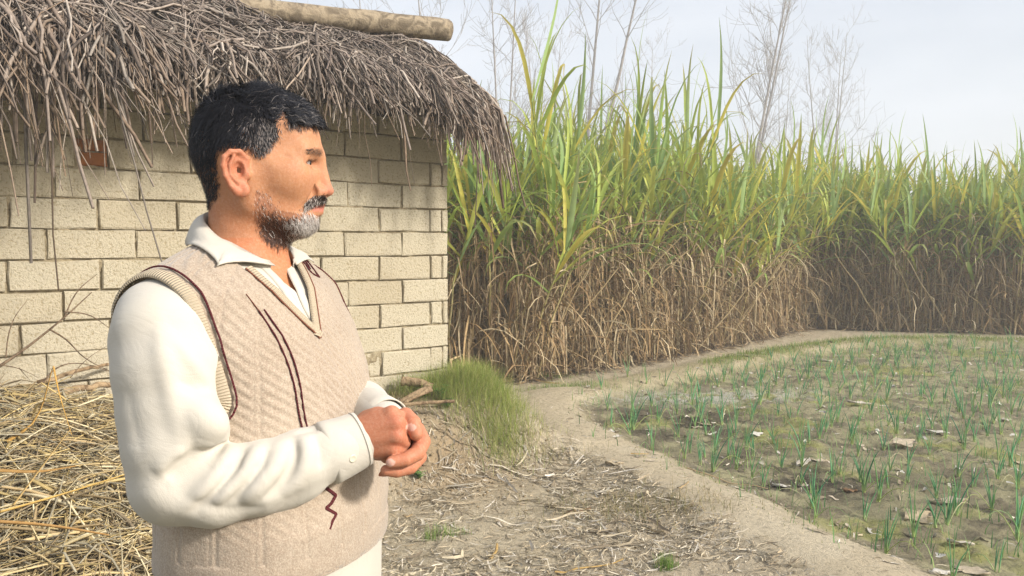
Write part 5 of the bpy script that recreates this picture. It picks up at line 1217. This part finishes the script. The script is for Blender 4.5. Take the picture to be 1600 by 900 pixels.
for i, (x, y) in enumerate(pl_):
    v = int(rng.integers(12)); q = PIX((x, y, 0)); 
    if i < near_n: o = copy_tree(cA[v]) if v in cA else cA.setdefault(v, make_parts(v))
    elif v in cB: o = cB[v].copy(); COL.objects.link(o)
    else: o = cB.setdefault(v, make_whole(v))
    o.location = (x, y, 0.0); o.rotation_euler = (rng.normal(0, .10), rng.normal(0, .10), rng.uniform(0, 6.28)); s = hscale(x, 1)[0]; w_ = rng.uniform(.95, 1.15); o.scale = (w_, w_, s)
    tag(o, 'cane %s%s%s' % (looks[v], ' standing foremost' if y-field_edge(x) < .28 else ' a step inside', ' beside the hut' if x < .5 else ' above the path bend' if x < 1.9 else ' midway along the edge' if x < 3.6 else ' near the field corner' if x < 6.2 else ' past the field corner'), 'sugarcane plant', 'sugarcane plants along the field edge')
# the mass of cane behind, as one stand
def stand(name, N, yr, thin, xr):
    acc = []; x = rng.uniform(*xr, N); y = field_edge(x) + yr[0] + (yr[1]-yr[0])*rng.random(N); s, n_ = wallside(x, y); ok = ~((s > -.3)*(n_ > -3.9)); x, y = x[ok], y[ok]
    kA = [merge_g(g, thin) for g in geos]
    which = rng.integers(0, 12, len(x)); Vs = []; Fs = []; Cs = []; Ms = []; off = 0
    for v in range(12):
        V, Fq, c_, mi = kA[v]; idx = np.where(which == v)[0]; 
        if not len(idx): continue
        a = rng.uniform(0, 6.28, len(idx)); sc = rng.uniform(.92, 1.12, len(idx)); hsc = hscale(x[idx], len(idx)); ca, sa = np.cos(a)*sc, np.sin(a)*sc
        tx, ty = rng.normal(0, .12, (2, len(idx), 1))
        VX = V[None, :, 0]*ca[:, None]-V[None, :, 1]*sa[:, None]+x[idx][:, None]+tx*V[None, :, 2]; VY = V[None, :, 0]*sa[:, None]+V[None, :, 1]*ca[:, None]+y[idx][:, None]+ty*V[None, :, 2]; VZ = V[None, :, 2]*hsc[:, None]
        Vs.append(np.stack([VX, VY, VZ], -1).reshape(-1, 3)); Fs.append((Fq[None]+(np.arange(len(idx))*len(V))[:, None, None]).reshape(-1, 4)+off); off += len(V)*len(idx)
        Cs.append(np.tile(c_, (len(idx), 1))*np.repeat(rng.uniform(.8, 1.12, (len(idx), 1)), len(V), 0)); Ms.append(np.tile(mi, len(idx)))
    o = mesh_obj(name, np.concatenate(Vs), np.concatenate(Fs), [M_cane, M_green, M_dry], kind='stuff'); vcol(o, np.concatenate(Cs)); o.data.polygons.foreach_set('material_index', np.concatenate(Ms).astype(np.int32)); return o
def merge_g(g, thin):
    lf = g['leaf'][::thin]; dr = g['dry'][::thin]; V, Fq, c_ = cat3([g['stalk']]+lf+dr)
    return V, Fq, c_, np.concatenate([np.full(len(g['stalk'][1]), 0)]+[np.full(len(a[1]), 1) for a in lf]+[np.full(len(a[1]), 2) for a in dr])
stand('sugarcane_stand', 1500, (.9, 4.2), 1, (-3.5, 13)); stand('sugarcane_stand', 1800, (4.2, 16), 2, (-7, 22))
# broken dry leaves standing and hanging along the front
n = 10500; x = rng.uniform(-.7, 9.4, n); y = field_edge(x)+rng.uniform(-.06, .55, n); m = 6; h = rng.uniform(.08, 2.15, n)*rng.uniform(.7, 1, n); L = rng.uniform(.25, .8, n); a = rng.uniform(0, 6.28, n); e = rng.uniform(-1.5, .4, n)
pth = np.zeros((n, m, 3)); p = np.stack([x, y, h], -1)
for k in range(m): pth[:, k] = p; d = np.stack([np.cos(a)*np.cos(e), np.sin(a)*np.cos(e), np.sin(e)], -1); p = p+d*(L/(m-1))[:, None]; e = np.clip(e-rng.uniform(0, .5, n), -1.55, 1.4); a = a+rng.normal(0, .3, n)
pth[:, :, 2] = np.maximum(pth[:, :, 2], .015); s, n_ = wallside(pth[:, :, 0], pth[:, :, 1]); ok = ~((s > -.1)*(n_ > -3.5)).any(1); pth = pth[ok]; a = a[ok]; n = len(a)
V, Fq = blades(pth, rng.uniform(.008, .024, (n, 1))*np.array([.8, 1, 1, .9, .6, .2])[None], np.stack([-np.sin(a), np.cos(a), rng.normal(0, .4, n)], -1), .3); o = mesh_obj('dry_cane_leaves', V, Fq, M_dry, kind='stuff')
vcol(o, np.repeat(np.array([hs(q) for q in DRY])[rng.integers(0, 6, n)]*rng.uniform(.5, 1.2, (n, 1)), m*3, 0))
n = 90; x = rng.uniform(-.4, 9.2, n); y = field_edge(x)+rng.uniform(.0, .6, n); a = rng.uniform(-.5, .5, n)+np.where(rng.random(n) < .5, 0, math.pi); e = rng.uniform(.75, 1.3, n); L = rng.uniform(1.0, 2.1, n); t = np.linspace(0, 1, 6)
pth = np.stack([x[:, None]+np.cos(a)[:, None]*np.cos(e)[:, None]*L[:, None]*t, y[:, None]+np.sin(a)[:, None]*np.cos(e)[:, None]*L[:, None]*t*.3, np.sin(e)[:, None]*L[:, None]*t], -1); pth[:, 1:-1] += rng.normal(0, .015, pth[:, 1:-1].shape); s, n_ = wallside(pth[:, :, 0], pth[:, :, 1]); pth = pth[~((s > -.1)*(n_ > -3.5)).any(1)]
V, Fq = tubes(pth, rng.uniform(.009, .015, (len(pth), 1))*np.linspace(1, .6, 6)[None], 5); o = mesh_obj('leaning_cane_stems', V, Fq, M_dry, kind='stuff'); vcol(o, np.repeat(np.array([hs(q) for q in ('D2BE94', 'B8A27A', 'C4AE84')])[rng.integers(0, 3, len(pth))], 30, 0))
# ================================================================ bare trees behind the cane
M_tree = bark('grey_bark', hs('8A837C'), hs('989089'), hs('756E69'), 5)
def bare_tree(base, H, seed, lab, spread=.35, lean=(0, 0), r0=.10, stems=1, nb=26, curve=.0):
    r = np.random.default_rng(seed); H *= TS; r0 *= TS*.8; root = thing('bare_tree', base, lab, 'tree', 'leafless trees beyond the cane'); br = []
    for sidx in range(stems):
        t = np.linspace(0, 1, 12)[:, None]; l = np.array(lean)+r.normal(0, .03, 2)+ (np.array([(sidx-.5*(stems-1))*.10, 0]) if stems > 1 else 0); tr = np.c_[l[0]*t*H+curve*np.sin(t*3)*H*.05, l[1]*t*H, t*H]; tr[:, :2] += np.cumsum(r.normal(0, .02, (12, 2)), 0)
        rad = r0*(1-t[:, 0])**.8+.008; V, Fq = tubes(tr[None], rad[None], 7, 1, np.array([[1, .2, 0]])); mesh_obj('trunk', V, Fq, M_tree, root)
        def grow(p, d, L, rr, depth):
            m = 5; pth = [p]; q = p.copy(); dd = d.copy()
            for k in range(m-1): dd = unit(dd+r.normal(0, .10, 3)+np.array([0, 0, .10])); q = q+dd*L/(m-1); pth.append(q.copy())
            br.append((np.array(pth), rr*np.linspace(1, .35, m)))
            if depth > 0:
                for _ in range(r.integers(3, 6)):
                    k = r.integers(1, m); nd = unit(dd+r.normal(0, .55, 3)); grow(pth[k], nd, L*r.uniform(.35, .65), rr*.5, depth-1)
        for i in range(nb):
            f = r.uniform(.18, .99); k = f*11; p = tr[int(k)]*(1-k % 1)+tr[min(int(k)+1, 11)]*(k % 1); a = r.uniform(0, 6.28)
            grow(p, unit(np.array([math.cos(a)*spread*2, math.sin(a)*spread*2, 1.0])), H*r.uniform(.10, .24)*(1.25-f*.7), max(rad[int(k)]*.40, .014), 2)
    V, Fq = tubes(np.array([b for b, _ in br]), np.maximum(np.array([q for _, q in br]), .0075), 3); mesh_obj('branches', V, Fq, M_tree, root)
TS = 1.7
def at(px, Y): return ((px-800)/F*Y*TS, Y*TS, 0.0)
bare_tree(at(786, 24), 10.0, 1, 'slim leafless tree with two thin stems just right of the thatch', .45, (.0, 0), .05, 2, 16)
bare_tree(at(900, 26), 11.5, 2, 'leafless tree with a dark double trunk leaning right', .4, (.12, 0), .095, 2, 16)
bare_tree(at(1150, 27), 11.0, 3, 'tall feathery leafless tree near the middle of the sky', .28, (.14, 0), .075, 2, 26)
bare_tree(at(1290, 34), 9.6, 4, 'rounded leafless tree nearest the open sky', .45, (.02, 0), .06, 3, 20)
bare_tree(at(690, 22), 8.5, 5, 'twiggy leafless tree rising behind the roof pole end', .6, (-.05, 0), .07, 1, 22)
bare_tree(at(1010, 38), 10.5, 6, 'faint slender leafless tree between the leaning and the feathery one', .35, (0, 0), .07, 1, 22)
bare_tree(at(1215, 38), 9.0, 7, 'small faint leafless tree left of the rounded one', .4, (.05, 0), .05, 2, 16)
bare_tree(at(850, 36), 10.5, 8, 'faint leafless tree behind the leaning double trunk', .4, (.03, 0), .07, 2, 20)
bare_tree(at(590, 24), 9.2, 9, 'leafless tree mostly hidden by the roof', .6, (-.03, 0), .07, 1, 20)
# ================================================================ haze
hv = NB('haze_air'); hv.t.nodes.remove(hv.b); pv = hv.t.nodes.new('ShaderNodeVolumePrincipled'); pv.inputs['Color'].default_value = (.985, .99, 1, 1); pv.inputs['Density'].default_value = .0060; pv.inputs['Anisotropy'].default_value = .0
hv.t.links.new(pv.outputs[0], hv.t.nodes['Material Output'].inputs['Volume'])
x0, x1, y0, y1, z0, z1 = -45, 60, -12, 74, -1.2, 21.5
HVt = [(x, y, z) for x in (x0, x1) for y in (y0, y1) for z in (z0, z1)]; HFc = [(0, 1, 3, 2), (4, 6, 7, 5), (0, 4, 5, 1), (2, 3, 7, 6), (0, 2, 6, 4), (1, 5, 7, 3)]
hz = mesh_obj('haze', HVt, HFc, hv.m, smooth=False, kind='stuff')
